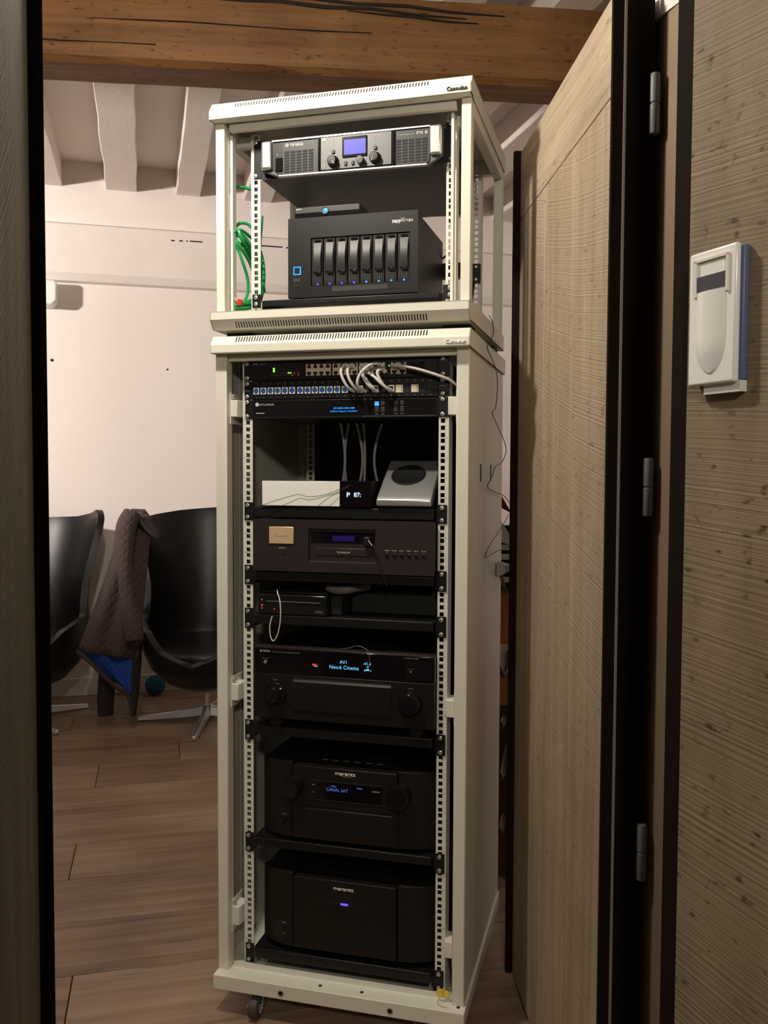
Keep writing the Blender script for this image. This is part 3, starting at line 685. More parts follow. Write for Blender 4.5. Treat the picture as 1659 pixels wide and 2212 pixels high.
# little box on top of the enclosure
mbx = thing('media_player', 'flat black media box with round blue light on the drive enclosure', 'media box', FU, (.25, .10, 1.8735))
obj('body', bx(.1690, .3280, .098, .235, 1.8750, 1.9000), 'dark_grey', mbx, bevel=.003, seg=3)
obj('front_band', bx(.1700, .3270, .0970, .0985, 1.8755, 1.8855), 'black_gloss', mbx)
obj('foot_strip', MB().box(.175, .20, .11, .22, 1.8722, 1.8755).box(.30, .322, .11, .22, 1.8722, 1.8755), 'black_matte', mbx)
lb = MB(); lb.lathe([(.0088, 0), (.0088, -.002), (.0066, -.002), (.0064, -.0006)], (.2450, .0965, 1.8880), 'y', 24); obj('light_ring', lb, 'chrome', mbx, smooth=True)
obj('power_light', MB().lathe([(.0058, 0), (.0052, -.0022), (.0002, -.0026)], (.2458, .0960, 1.8870), 'y', 18), 'led_cyan', mbx)
obj('logo', bx(.1730, .1870, .0967, .0975, 1.8935, 1.8955), 'print_white', mbx)

# coil of green network cable hung on the left rail
gc = thing('cable_coil', 'coil of bright green network cable hanging at left inside the short cabinet', 'cable', FU, (.035, .10, 1.672))
rnd = random.Random(5); pts = []
for k in range(11):
    cu_ = .029 + rnd.uniform(-.007, .007); hw = .033 + rnd.uniform(-.013, .004); z1 = 1.868 - rnd.uniform(0, .055); z0 = 1.666 + rnd.uniform(0, .016); dw = rnd.uniform(-.014, .012)
    for j in range(12):
        t = 2 * math.pi * (j / 12 + .25) + k * .1
        u = cu_ + hw * math.cos(t) * (1.18 if math.cos(t) > 0 else 1) * (1 - .22 * math.sin(t)); h = (z0 + z1) / 2 + (z1 - z0) / 2 * math.sin(t)
        w = .074 + dw + .06 * max(0, min(1, (u - .030) / .025)) + .004 * math.sin(3 * t + k)
        if u > .054: w = max(w, .128 + .01 * (k % 3))
        else: w = min(w, .078 + .004 * (k % 3)) if u < .045 else w
        pts.append((u, w, h))
coil = obj('loops', MB().tube(pts, .0038, 8, 4), 'cable_green', gc, smooth=True)
obj('long_loop', MB().tube([(.058, .125, 1.955), (.040, .115, 1.960), (.018, .085, 1.953), (.006, .075, 1.925), (.0, .072, 1.890), (-.002, .072, 1.84), (.0, .072, 1.79), (.008, .072, 1.745), (.016, .070, 1.715)], .0039, 8, 6), 'cable_green', gc, smooth=True)
obj('short_loop', MB().tube([(.062, .125, 1.850), (.048, .115, 1.872), (.030, .10, 1.874), (.014, .085, 1.850), (.006, .078, 1.82)], .0039, 8, 6), 'cable_green', gc, smooth=True)
obj('bare_end', MB().tube([(.016, .070, 1.715), (.022, .066, 1.703), (.034, .062, 1.690), (.043, .060, 1.682)], .0013, 6, 4), 'copper_wire', gc)
obj('red_clip', MB().prism_y([(.041, 1.676), (.047, 1.672), (.054, 1.676), (.053, 1.686), (.044, 1.688)], .054, .064), 'red_plastic', gc, bevel=.001)
obj('rear_strand', MB().tube([(.062, .16, 1.905), (.064, .15, 1.87), (.060, .15, 1.80), (.07, .155, 1.72)], .0025, 6, 4), 'cable_green', gc, smooth=True)

# rear power strip and dangling leads in the short cabinet
ps = thing('rear_bracket', 'black bracket screwed to the rear rail of the short cabinet', 'bracket', FU, (.50, .42, 1.79))
obj('plate', bx(.515, .553, .425, .4285, 1.772, 1.822), 'black_metal', ps)
obj('bar', bx(.40, .515, .40, .428, 1.785, 1.822), 'dark_grey', ps)
for h in (1.782, 1.814): screw(ps, .5404, .4245, h)
tag(obj('power_lead', MB().tube([fpos(FU, *p) for p in ((.538, .415, 1.775), (.534, .40, 1.73), (.528, .39, 1.69), (.529, .40, 1.660))], .004, 8, 5), 'cable_black', smooth=True), 'black lead hanging beside the rear rail of the short cabinet', 'cable')
tag(obj('power_lead', MB().tube([fpos(FU, *p) for p in ((.48, .37, 1.925), (.492, .38, 1.90), (.49, .385, 1.87), (.475, .38, 1.84), (.45, .378, 1.82))], .0028, 8, 5), 'cable_black', smooth=True), 'black lead curving down behind the drive enclosure', 'cable')

# ------------------------------------------------------------------ LOWER CABINET CONTENTS
WR = .0575
# network switch
sw = thing('network_switch', 'black network switch with two rows of cream ports and green lights', 'network switch', FL, (.30, .06, 1.497))
obj('case', bx(.078, .522, .058, .30, 1.4985, 1.5420), 'black_metal', sw)
obj('face', bx(.0765, .5195, WR - .0015, .058, 1.4975, 1.5425), 'black_plastic', sw, bevel=.001)
ears(sw, FL, 1.4972, 1.5430, .0595, (.0590, .0760, .5200, .5470), 'black_plastic', (1.5035, 1.5365))
F_ = WR - .0015
def port(parent, u0, u1, h0, h1, up, w=F_, body='port_white'):
    t = .0022
    mb = MB().box(u0, u0 + t, w - .002, w, h0, h1).box(u1 - t, u1, w - .002, w, h0, h1)
    if up: mb.box(u0 + t, u1 - t, w - .002, w, h0, h0 + .0035)
    else: mb.box(u0 + t, u1 - t, w - .002, w, h1 - .0035, h1)
    e = .0028; zc = h1 if up else h0; s_ = -1 if up else 1
    for a, b in ((u0 + t, u0 + t + e), (u1 - t - e, u1 - t)): mb.box(a, b, w - .002, w, *sorted((zc, zc + s_ * .002)))
    o = obj('port', mb, body, parent)
    obj('socket', bx(u0 + t, u1 - t, w - .0006, w - .0001, h0, h1), 'black_matte', o); return o
def ports(u0, n, pit):
    for i in range(n):
        a = u0 + pit * i
        port(sw, a, a + pit - .0004, 1.5187, 1.5312, True); port(sw, a, a + pit - .0004, 1.5058, 1.5183, False)
ports(.2133, 4, .01490); ports(.2774, 4, .01490); ports(.3410, 4, .01490)
for i in range(2):
    a = .4138 + .0180 * i; port(sw, a, a + .0165, 1.5187, 1.5305, True); port(sw, a, a + .0165, 1.5050, 1.5175, False)
for i in range(2):
    a = .4590 + .0180 * i
    for h in (1.5075, 1.5205): obj('fibre_port', bx(a, a + .0145, F_ - .0012, F_, h, h + .0105), 'black_gloss', sw, bevel=.0006)
obj('link_light', bx(.4085, .4108, F_ - .001, F_, 1.5225, 1.5255), 'led_green', sw)
for h in (1.5232, 1.5182): obj('status_light', MB().lathe([(.0028, 0), (.0022, -.0014)], (.1340, F_, h), 'y', 10), 'led_green', sw)
for u in (.1685, .1735): obj('activity_light', bx(u, u + .003, F_ - .001, F_, 1.5118, 1.5148), 'led_green', sw)
for u, h in ((.1835, 1.5122), (.1930, 1.5120), (.1930, 1.5070), (.1785, 1.5072)): obj('fault_light', bx(u, u + .0018, F_ - .001, F_, h, h + .0020), 'led_red', sw)
dm = MB()
for k in range(12):
    for h in (1.5128, 1.5078): dm.box(.128 + .0052 * k, .1296 + .0052 * k, F_ - .0004, F_, h, h + .0012)
obj('light_marks', dm, 'print_grey', sw)
text(sw, 'lettering', 'ZyXEL', .0815, F_, 1.5330, 'print_white', height=.0042, width=.0125)
text(sw, 'lettering', 'GS1900-24', .0965, F_, 1.5335, 'print_grey', height=.0032, width=.0190)

# patch panel
pp = thing('network_patchbay', 'black numbered patch panel with blue-centred white jacks', 'patchbay', FL, (.30, .06, 1.4545))
F2 = .0565
obj('face', bx(.0765, .5200, F2, .060, 1.4545, 1.4955), 'black_metal', pp)
ears(pp, FL, 1.4545, 1.4957, .0592, (.0598, .0768, .5200, .5472), 'black_metal', (1.4600, 1.4895))
obj('back_bar', bx(.10, .50, .060, .10, 1.458, 1.490), 'black_metal', pp)
us = [.0904 + .01772 * i + (.0022 if i > 5 else 0) + (.0010 if i > 11 else 0) + (.0022 if i > 17 else 0) for i in range(24)]
for i, u in enumerate(us):
    text(pp, 'number', str(i + 1), u, F2, 1.4872, 'print_grey', height=.0050, align='CENTER', depth=.0003)
    text(pp, 'number', str(i + 1), u, F2, 1.4572, 'print_grey', height=.0026, align='CENTER', depth=.0003)
    if i < 13:
        j = obj('jack', bx(u - .0072, u + .0072, F2 - .0022, F2, 1.4648, 1.4808), 'jack_white', pp, bevel=.0008)
        obj('shutter', MB().prism_y([(u - .0058, 1.4705), (u - .0030, 1.4688), (u - .0030, 1.4672), (u + .0030, 1.4672), (u + .0030, 1.4688), (u + .0058, 1.4705), (u + .0058, 1.4758), (u + .0030, 1.4772), (u + .0018, 1.4795), (u - .0018, 1.4795), (u - .0030, 1.4772), (u - .0058, 1.4758)], F2 - .0030, F2 - .0020), 'jack_blue', j)
    elif i < 19:
        j = obj('jack', bx(u - .0072, u + .0072, F2 - .0022, F2, 1.4648, 1.4808), 'jack_white' if i % 2 == 0 else 'black_plastic', pp, bevel=.0008)
        obj('socket', bx(u - .0050, u + .0050, F2 - .0026, F2 - .0020, 1.4668, 1.4780), 'black_matte', j)
    elif i in (19, 21):
        obj('blank', bx(u - .0075, u + .0062, F2 - .0018, F2, 1.4635, 1.4810), 'port_white', pp, bevel=.0006)
        obj('blank_rib', bx(u + .0072, u + .0090, F2 - .0012, F2, 1.4635, 1.4810), 'jack_white', pp)
    else:
        obj('empty_slot', bx(u - .0066, u + .0066, F2 - .0004, F2, 1.4640, 1.4805), 'black_matte', pp)
obj('rating_mark', bx(.0625, .0740, .0564, .057, 1.4735, 1.4748), 'print_grey', pp)
obj('rating_mark', bx(.5235, .5400, .0564, .057, 1.4765, 1.4777), 'print_grey', pp)

# patch cords
cords = [
    ('white patch cord, leftmost of the bunch looping out of the switch', [(.313, .052, 1.525), (.309, .036, 1.524), (.306, .028, 1.515), (.309, .024, 1.498), (.321, .030, 1.475), (.330, .050, 1.467)]),
    ('white patch cord, second from the left in the bunch below the switch', [(.327, .052, 1.524), (.324, .036, 1.523), (.321, .028, 1.514), (.325, .024, 1.495), (.335, .030, 1.476), (.342, .050, 1.467)]),
    ('white patch cord crossing behind the wide arched cord to the panel', [(.349, .052, 1.525), (.347, .040, 1.522), (.350, .036, 1.508), (.366, .034, 1.487), (.378, .038, 1.472), (.382, .050, 1.466)]),
    ('white patch cord making the widest arch in front of the bunch', [(.396, .052, 1.525), (.385, .030, 1.526), (.371, .020, 1.520), (.352, .016, 1.500), (.347, .020, 1.477), (.357, .050, 1.466)]),
    ('white patch cord running steeply down from the middle switch ports', [(.364, .052, 1.525), (.360, .034, 1.524), (.356, .030, 1.512), (.358, .028, 1.496), (.370, .034, 1.476), (.386, .050, 1.466)]),
    ('white patch cord slanting to the right from lower port row', [(.362, .052, 1.511), (.370, .034, 1.505), (.384, .026, 1.496), (.404, .028, 1.477), (.422, .050, 1.466)]),
    ('white patch cord, rightmost of the bunch hooking over before the panel', [(.401, .052, 1.511), (.396, .034, 1.513), (.390, .026, 1.505), (.401, .026, 1.482), (.411, .032, 1.471), (.416, .050, 1.466)]),
    ('long white patch cord running right from the switch round the rail', [(.421, .054, 1.524), (.424, .040, 1.5235), (.450, .030, 1.519), (.493, .028, 1.508), (.532, .034, 1.495), (.553, .050, 1.486), (.5635, .080, 1.472), (.563, .11, 1.455)])]
for lab, p in cords:
    o = tag(obj('network_cable', MB().tube([fpos(FL, *q) for q in p], .0033, 10, 8), 'cable_white', smooth=True), lab, 'cable', 'white patch cords between switch and panel')
    pl_ = p[0]; b_ = MB().box(pl_[0] - .0045, pl_[0] + .0045, .044, .0555, pl_[2] - .0035, pl_[2] + .0035); v2 = [fpos(FL, *q) for q in b_.v]; bb = MB(); bb.v = v2; bb.f = b_.f
    obj('plug', bb, 'white_plastic', o, bevel=.0008)

# matrix switcher
mx_ = thing('video_switcher', 'slim black unit with blue display text and blue-lit button', 'video switcher', FL, (.30, .06, 1.408))
F3 = .0560
obj('case', bx(.080, .520, .058, .33, 1.4095, 1.4500), 'black_metal', mx_)
obj('face', bx(.0795, .5200, F3, .058, 1.4085, 1.4515), 'black_plastic', mx_, bevel=.001)
obj('glass_panel', bx(.0830, .5170, F3 - .0008, F3, 1.4150, 1.4490), 'black_gloss', mx_)
ears(mx_, FL, 1.4085, 1.4525, .0592, (.0615, .0792, .5205, .5475), 'black_metal', (1.4145, 1.4470))
F4 = F3 - .0008
text(mx_, 'display_text', 'AT-UHD-H2H-44M', .2790, F4, 1.4285, 'led_cyan', height=.0045, width=.0500, depth=.0003)
text(mx_, 'display_text', 'Select Input number', .2715, F4, 1.4210, 'led_cyan', height=.0050, width=.0650, depth=.0003)
obj('emblem', MB().lathe([(.0046, 0), (.0044, -.0008)], (.0925, F4, 1.4415), 'y', 18), 'print_white', mx_)
text(mx_, 'lettering', 'ATLONA', .0975, F4, 1.4390, 'print_white', height=.0044, width=.0370)
obj('caption', bx(.0895, .1105, F4 - .0003, F4, 1.4205, 1.4222), 'print_white', mx_)
for i, (u, h) in enumerate(((.3815, 1.4395), (.3955, 1.4395), (.3815, 1.4245), (.3955, 1.4245), (.4255, 1.4405), (.4400, 1.4405), (.4255, 1.4250), (.4400, 1.4250))):
    b_ = obj('button', bx(u - .0048, u + .0048, F4 - .0016, F4, h - .0048, h + .0048), 'dark_grey' if i else 'led_blue', mx_, bevel=.0008)
    obj('caption', bx(u - .004, u + .004, F4 - .0002, F4, h - .0085, h - .0074), 'print_grey', mx_)
obj('edge_line', bx(.35, .515, F3 - .0006, F3, 1.4118, 1.4124), 'print_grey', mx_)

# box with white front and red-black clock display
cb = thing('clock_display_box', 'black box with bright white front panel and digital readout', 'set-top box', FL, (.24, .06, 1.204))
obj('case', bx(.108, .372, .050, .20, 1.2070, 1.2640), 'black_metal', cb)
obj('foot', MB().box(.12, .14, .07, .18, 1.2035, 1.2072).box(.34, .36, .07, .18, 1.2035, 1.2072), 'black_matte', cb)
obj('white_panel', bx(.1085, .2975, .0450, .0500, 1.2072, 1.2645), 'white_gloss', cb, bevel=.001)
obj('display_window', bx(.2975, .3710, .0455, .0500, 1.2072, 1.2640), 'glass_dark', cb)
text(cb, 'display_text', 'P', .3140, .0453, 1.2290, 'vfd_white', height=.0105, width=.0085, depth=.0003, bold=.02)
text(cb, 'display_text', '87:', .3310, .0453, 1.2290, 'vfd_white', height=.0105, width=.0165, depth=.0003, bold=.02)
tag(obj('thin_wire', MB().tube([fpos(FL, *q) for q in ((.108, .035, 1.206), (.135, .036, 1.216), (.175, .038, 1.228), (.20, .040, 1.234), (.225, .041, 1.229), (.26, .043, 1.233), (.29, .042, 1.243), (.318, .036, 1.254), (.330, .044, 1.255))], .0006, 5, 5), 'cable_black', smooth=True), 'thin dark wire drooping across the bright white panel', 'wire')
tag(obj('thin_wire', MB().tube([fpos(FL, *q) for q in ((.246, .036, 1.206), (.262, .036, 1.219), (.280, .037, 1.231), (.300, .040, 1.243), (.318, .044, 1.252))], .0006, 5, 5), 'cable_black', smooth=True), 'thin dark wire slanting over right end of the white panel', 'wire')

# silver box with round black disc, tilted up at the back
rt = thing('silver_router', 'tilted silver box with large round black disc on top', 'router', FL, (.447, .06, 1.204))
sv = MB(); sv.prism_x([(.040, 1.2105), (.040, 1.2240), (.050, 1.2330), (.170, 1.3135), (.176, 1.3060), (.060, 1.2085)], .3845, .5095)
obj('body', sv, 'aluminium', rt, bevel=.003, seg=3)
obj('foot', MB().box(.39, .505, .055, .10, 1.2038, 1.2150).box(.40, .495, .150, .165, 1.2038, 1.293), 'black_plastic', rt)
e1 = Vector((0, .120, .0805)).normalized(); nn = Vector((0, -e1.z, e1.y)); cc = Vector((.4410, .118, 1.2785)); dv = []; nf = 40
for lift, rr in ((.0, .0400), (.0030, .0400), (.0042, .0385), (.0030, .0365), (.0034, .0002)):
    for k in range(nf):
        t = 2 * math.pi * k / nf; dv.append(tuple(cc + Vector((rr * math.cos(t), 0, 0)) + e1 * (rr * math.sin(t)) + nn * (lift - .0004)))
df = [(i * nf + k, i * nf + (k + 1) % nf, (i + 1) * nf + (k + 1) % nf, (i + 1) * nf + k) for i in range(4) for k in range(nf)]
obj('disc', MB().add(dv, df), 'black_plastic', rt, smooth=True)

# brown-black unit with gold badge
tu = thing('media_server', 'wide brown-black unit with gold badge and recessed window', 'media server', FL, (.304, .04, 1.0533))
FT_ = .040
obj('chassis', bx(.094, .514, .050, .35, 1.0600, 1.1720), 'black_metal', tu)
for u in (.13, .48):
    for w in (.09, .30): obj('foot', MB().lathe([(.018, 0), (.018, .0075)], (u, w, 1.0530), 'z', 16), 'black_matte', tu)
f_ = MB().box(.0895, .2240, FT_, FT_ + .010, 1.0560, 1.1762).box(.3840, .5185, FT_, FT_ + .010, 1.0560, 1.1762).box(.2240, .3840, FT_, FT_ + .010, 1.0560, 1.0785).box(.2240, .3840, FT_, FT_ + .010, 1.1560, 1.1762)
def rounded(u0, u1, h0, h1, r, n=6):
    p = []
    for cx, cz, a0 in ((u1 - r, h0 + r, -90), (u1 - r, h1 - r, 0), (u0 + r, h1 - r, 90), (u0 + r, h0 + r, 180)):
        for k in range(n + 1): t = R(a0 + 90 * k / n); p.append((cx + r * math.cos(t), cz + r * math.sin(t)))
    return p
obj('front_plate', f_, 'device_brown', tu)
obj('recess', bx(.2240, .3840, FT_ + .0070, FT_ + .0100, 1.0785, 1.1560), 'device_brown', tu)
obj('recess_edge', bx(.2245, .3835, FT_ + .0005, FT_ + .0070, 1.0787, 1.0815), 'silver_face', tu)
obj('display_window', bx(.2285, .3800, FT_ + .0055, FT_ + .0070, 1.1245, 1.1490), 'glass_dark', tu)
obj('display_glow', bx(.2800, .3330, FT_ + .0052, FT_ + .0055, 1.1285, 1.1410), 'vfd_violet', tu)
obj('disc_drawer', bx(.2400, .3720, FT_ + .0050, FT_ + .0070, 1.0950, 1.1120), 'device_brown', tu, bevel=.001)
text(tu, 'lettering', 'TITANIUM', .2905, FT_ + .0050, 1.1005, 'print_white', height=.0042, width=.0315, depth=.0003)
bd = obj('badge', bx(.1286, .1888, FT_ - .003, FT_, 1.1195, 1.1590), 'gold', tu, bevel=.0012)
text(bd, 'lettering', 'Zappiti', .1420, FT_ - .003, 1.1350, 'gold', height=.0085, width=.0330, depth=.0006)
text(tu, 'lettering', 'ON/OFF', .1515, FT_, 1.1085, 'print_white', height=.0026, width=.0150, depth=.0003)
knob(tu, 'power_button', .1605, FT_, 1.1000, [(.0040, .001), (.0040, -.002), (.0002, -.0024)], 'device_brown', 16)
for i, c in enumerate(('OPEN', 'PAUSE', 'STOP', 'PREV', 'NEXT', 'PLAY')):
    u = .4104 + .01684 * i
    knob(tu, 'button', u, FT_, 1.1010, [(.0048, .001), (.0048, -.0030), (.0040, -.0036), (.0002, -.0036)], 'device_black', 18)
    text(tu, 'lettering', c, u, FT_, 1.1092, 'print_white', height=.0024, width=.0105, align='CENTER', depth=.0003)
dg = thing('receiver_dongle', 'small black plug with lead stuck to the recessed window', 'plug', FL, (.362, .03, 1.118))
obj('body', bx(.3560, .3720, FT_ - .0060, FT_ + .005, 1.1190, 1.1400), 'black_plastic', dg, bevel=.003)
obj('lead', MB().tube([(.366, FT_ - .006, 1.136), (.374, FT_ - .016, 1.131), (.384, FT_ - .010, 1.112), (.392, FT_ - .006, 1.085), (.402, FT_ - .008, 1.058), (.412, FT_ - .006, 1.030)], .0015, 6, 6), 'cable_black', dg, smooth=True)
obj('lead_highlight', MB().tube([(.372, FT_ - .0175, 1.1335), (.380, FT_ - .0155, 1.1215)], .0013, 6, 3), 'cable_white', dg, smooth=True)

# game console lying on the shelf
gm = thing('game_console', 'small black game console lying flat with red status lights', 'game console', FL, (.18, .05, .9515))
FG = .050
obj('body', bx(.0945, .2636, FG, FG + .24, .9525, 1.0000), 'black_gloss', gm, bevel=.004, seg=3)
obj('lid', bx(.0965, .2600, FG + .015, FG + .235, 1.0000, 1.0060), 'black_plastic', gm, bevel=.002)
obj('disc_slot', bx(.1165, .2480, FG - .0006, FG + .001, .9828, .9842), 'print_grey', gm)
obj('lower_face', bx(.0965, .2616, FG - .0008, FG + .001, .9545, .9735), 'device_black', gm)
obj('power_light', MB().lathe([(.0024, 0), (.0018, -.0015)], (.1060, FG - .0006, .9735), 'y', 10), 'led_red', gm)
obj('standby_light', MB().lathe([(.0017, 0), (.0013, -.0013)], (.1370, FG - .0006, .9655), 'y', 10), 'led_red', gm)
obj('button', MB().lathe([(.0023, 0), (.0023, -.0015)], (.1060, FG - .0006, .9665), 'y', 12), 'print_grey', gm)
obj('button', MB().lathe([(.0016, 0), (.0016, -.0013)], (.1058, FG - .0006, .9862), 'y', 12), 'print_white', gm)
text(gm, 'lettering', 'WiiU', .2370, FG - .0008, .9598, 'print_grey', height=.0062, width=.0190, depth=.0003)
obj('stand_block', bx(.2645, .2920, FG + .03, FG + .20, .9520, .9960), 'black_matte', gm, bevel=.002)
tag(obj('thin_cable', MB().tube([fpos(FL, *q) for q in ((.140, .060, 1.008), (.148, .042, 1.004), (.156, .034, .990), (.160, .030, .965), (.158, .030, .932), (.150, .032, .905), (.140, .034, .893), (.133, .034, .905), (.132, .034, .930), (.137, .036, .951))], .0014, 8, 6), 'cable_white', smooth=True), 'thin pale cable looping down in front of the game console', 'cable')
tag(obj('cable_bundle', MB().tube([fpos(FL, *q) for q in ((.255, .10, 1.014), (.275, .09, 1.010), (.300, .09, 1.012), (.320, .10, 1.016), (.345, .12, 1.018))], .011, 10, 5), 'cable_grey', smooth=True), 'grey bundle of cable resting above the game console', 'cable')
tag(obj('black_box', bx(0, .21, 0, .20, 0, .055), 'black_matte', bevel=.003), 'plain matte black box on the shelf right of the game console', 'box')
o = bpy.data.objects['black_box']; o.location = fpos(FL, .300, .13, .952); o.rotation_euler = (0, 0, -FL['yaw'])

# receiver with two big knobs and a flap
av = thing('av_receiver', 'black receiver with two large knobs, wide flap and cyan text', 'receiver', FL, (.306, .04, .688))
FY = .040
obj('chassis', bx(.096, .516, .052, .40, .7060, .8720), 'black_metal', av)
for u in (.135, .475):
    for w in (.075, .33): obj('foot', MB().lathe([(.020, 0), (.020, .023)], (u, w, .6878), 'z', 18), 'device_black', av)
obj('lower_front', bx(.0910, .5212, FY, FY + .013, .7105, .8150), 'device_black', av, bevel=.0015)
obj('upper_front', bx(.0910, .5212, FY, FY + .013, .8155, .8750), 'glass_dark', av, bevel=.0015)
obj('top_edge', bx(.0910, .5212, FY + .001, FY + .030, .8750, .8775), 'device_brown', av, bevel=.001)
fl = obj('flap', MB().prism_x([(FY - .004, .7345), (FY - .004, .8000), (FY + .002, .8085), (FY + .002, .7345)], .1870, .4215), 'device_black', av, bevel=.0008)
obj('flap_gap', bx(.1855, .4230, FY - .0004, FY + .0002, .7325, .8095), 'black_matte', av)
for u in (.1430, .4665):
    k_ = knob(av, 'knob', u, FY, .7675, [(.0275, .001), (.0275, -.003), (.0255, -.006), (.0235, -.006), (.0225, -.004), (.0190, -.006), (.0185, -.020), (.0165, -.0235), (.0002, -.0240)] if u < .3 else [(.0275, .001), (.0275, -.003), (.0255, -.006), (.0245, -.018), (.0215, -.022), (.0002, -.0235)], 'black_gloss', 40)
    obj('caption', bx(u - .006, u + .006, FY - .0003, FY, .8005, .8015), 'print_grey', av)
text(av, 'display_text', 'AV1', .3000, FY - .0002, .8480, 'vfd_cyan', height=.0078, width=.0165, depth=.0003)
text(av, 'display_text', 'Neo:6 Cinema', .2755, FY - .0002, .8355, 'vfd_cyan', height=.0086, width=.0700, depth=.0003)
text(av, 'display_text', '-41.0', .3560, FY - .0002, .8480, 'vfd_cyan', height=.0070, width=.0180, depth=.0003)
text(av, 'display_text', 'dB', .3640, FY - .0002, .8425, 'vfd_cyan', height=.0032, width=.0050, depth=.0003)
obj('display_bars', MB().box(.3580, .3620, FY - .0003, FY, .8345, .8375).box(.3630, .3700, FY - .0003, FY, .8355, .8395).box(.3725, .3745, FY - .0003, FY, .8345, .8365), 'vfd_cyan', av)
obj('display_red', MB().box(.2340, .2460, FY - .0003, FY, .8420, .8440).box(.2340, .2400, FY - .0003, FY, .8400, .8420), 'led_red', av)
obj('display_sub', bx(.2385, .2470, FY - .0003, FY, .8383, .8395), 'vfd_white', av)
text(av, 'lettering', 'YAMAHA', .1110, FY, .8650, 'print_white', height=.0048, width=.0190, depth=.0003)
obj('emblem', MB().lathe([(.0024, 0), (.0022, -.0004)], (.1068, FY, .8675), 'y', 14), 'print_white', av)
text(av, 'lettering', 'NATURAL SOUND AV RECEIVER RX-A3030', .1360, FY, .8652, 'print_grey', height=.0026, width=.0680, depth=.0003)
text(av, 'lettering', 'AVENTAGE', .4500, FY, .8680, 'print_grey', height=.0032, width=.0340, depth=.0003)
knob(av, 'power_button', .1185, FY, .8420, [(.0042, .001), (.0042, -.003), (.0036, -.0038), (.0002, -.0038)], 'print_grey', 18)
obj('caption', bx(.110, .1270, FY - .0003, FY, .8498, .8507), 'print_grey', av)
sq_ = obj('side_window', bx(.4545, .5180, FY - .0008, FY, .8205, .8640), 'black_gloss', av)
text(sq_, 'lettering', 'PURE DIRECT', .4590, FY - .0008, .8440, 'print_grey', height=.0018, width=.0150, depth=.0003)
knob(sq_, 'direct_button', .4665, FY - .0008, .8395, [(.0022, .0005), (.0022, -.0014), (.0002, -.0016)], 'print_grey', 12)
tag(obj('thin_wire', MB().tube([fpos(FL, *q) for q in ((.300, .060, .879), (.318, .045, .884), (.345, .036, .892), (.364, .034, .886), (.371, .034, .876), (.372, .036, .852))], .0008, 6, 6), 'cable_grey', smooth=True), 'thin grey wire arching over the top edge of the knobbed receiver', 'wire')

# receivers with swept-back side wings
def winged(name, label, cat, h0, h1, shelf_top, w):
    t = thing(name, label, cat, FL, (.31, w, shelf_top))
    obj('chassis', bx(.100, .530, w + .045, w + .38, h0 + .004, h1 - .002), 'black_metal', t)
    for u in (.14, .49):
        for ww in (w + .07, w + .33): obj('foot', MB().lathe([(.020, 0), (.020, h0 + .006 - shelf_top)], (u, ww, shelf_top - .0003), 'z', 18), 'device_black', t)
    for a, b in (((.1790), (.0950)), ((.4355), (.5340))):
        N = 8; out = []; inn = []
        for k in range(N + 1):
            q = k / N; u = a + (b - a) * q; out.append((u, w + .004 + .032 * q * q)); inn.append((u, w + .050))
        poly = out + inn[::-1]
        if b > a: pass
        else: poly = poly[::-1]
        wg = MB().prism_z(poly, h0, h1); obj('wing_panel', wg, 'device_black', t, bevel=.0008)
    return t
WM = .052
ma = winged('home_cinema_receiver', 'black receiver with curved side wings and dim blue display text', 'receiver', .4255, .6030, .4165, WM)
obj('center_panel', bx(.1825, .4330, WM, WM + .05, .5045, .5990), 'device_black', ma, bevel=.0015)
obj('flap', bx(.1850, .4310, WM - .003, WM + .002, .4290, .5010), 'device_black', ma, bevel=.002, seg=3)
obj('flap_gap', bx(.1815, .4345, WM + .002, WM + .05, .4265, .5060), 'black_matte', ma)
obj('display_window', bx(.2250, .3975, WM - .0010, WM, .5240, .5665), 'glass_dark', ma)
obj('window_edge', MB().box(.2230, .3995, WM - .0016, WM, .5665, .5690).box(.2230, .3995, WM - .0016, WM, .5215, .5240), 'black_matte', ma)
text(ma, 'display_text', 'CANAL SAT', .2640, WM - .0010, .5458, 'vfd_dim', height=.0074, width=.0530, depth=.0003)
text(ma, 'display_text', 'STEREO', .2740, WM - .0010, .5560, 'vfd_dim', height=.0030, width=.0150, depth=.0003)
obj('display_mark', bx(.3385, .3510, WM - .0013, WM - .0010, .5570, .5592), 'vfd_dim', ma)
text(ma, 'lettering', 'HDMI', .3745, WM - .0010, .5522, 'print_white', height=.0034, width=.0185, depth=.0003)
text(ma, 'lettering', 'marantz', .2858, WM, .5845, 'white_plastic', height=.0072, width=.0490, depth=.0010, bold=.02)
obj('gold_line', bx(.3000, .3250, WM - .0003, WM, .5818, .5825), 'gold', ma)
obj('caption', MB().box(.2285, .2370, WM - .0013, WM - .0010, .5565, .5585).box(.2285, .2370, WM - .0013, WM - .0010, .5395, .5403), 'print_grey', ma)
for u, h in ((.1815, .5500), (.4390, .5500)):
    knob(ma, 'knob', u, WM, h, [(.0270, .012), (.0270, -.004), (.0262, -.022), (.0240, -.0260), (.0205, -.0265), (.0002, -.0255)], 'black_gloss', 40)
obj('headphone_jack', MB().lathe([(.0085, .012), (.0085, -.002), (.0062, -.0028), (.0055, 0), (.0002, .001)], (.1600, WM + .006, .4590), 'y', 22), 'black_gloss', ma, smooth=True)
obj('caption', bx(.1545, .1660, WM + .0045, WM + .009, .4775, .4785), 'print_grey', ma)
obj('knob_caption', MB().box(.4190, .4280, WM - .0003, WM, .5265, .5275).box(.4150, .4270, WM - .0003, WM, .5195, .5205), 'print_grey', ma)
tpm = MB()
for u in (.235, .262, .288, .315, .345, .372): tpm.box(u, u + .016, WM + .050, WM + .055, .6010, .6014)
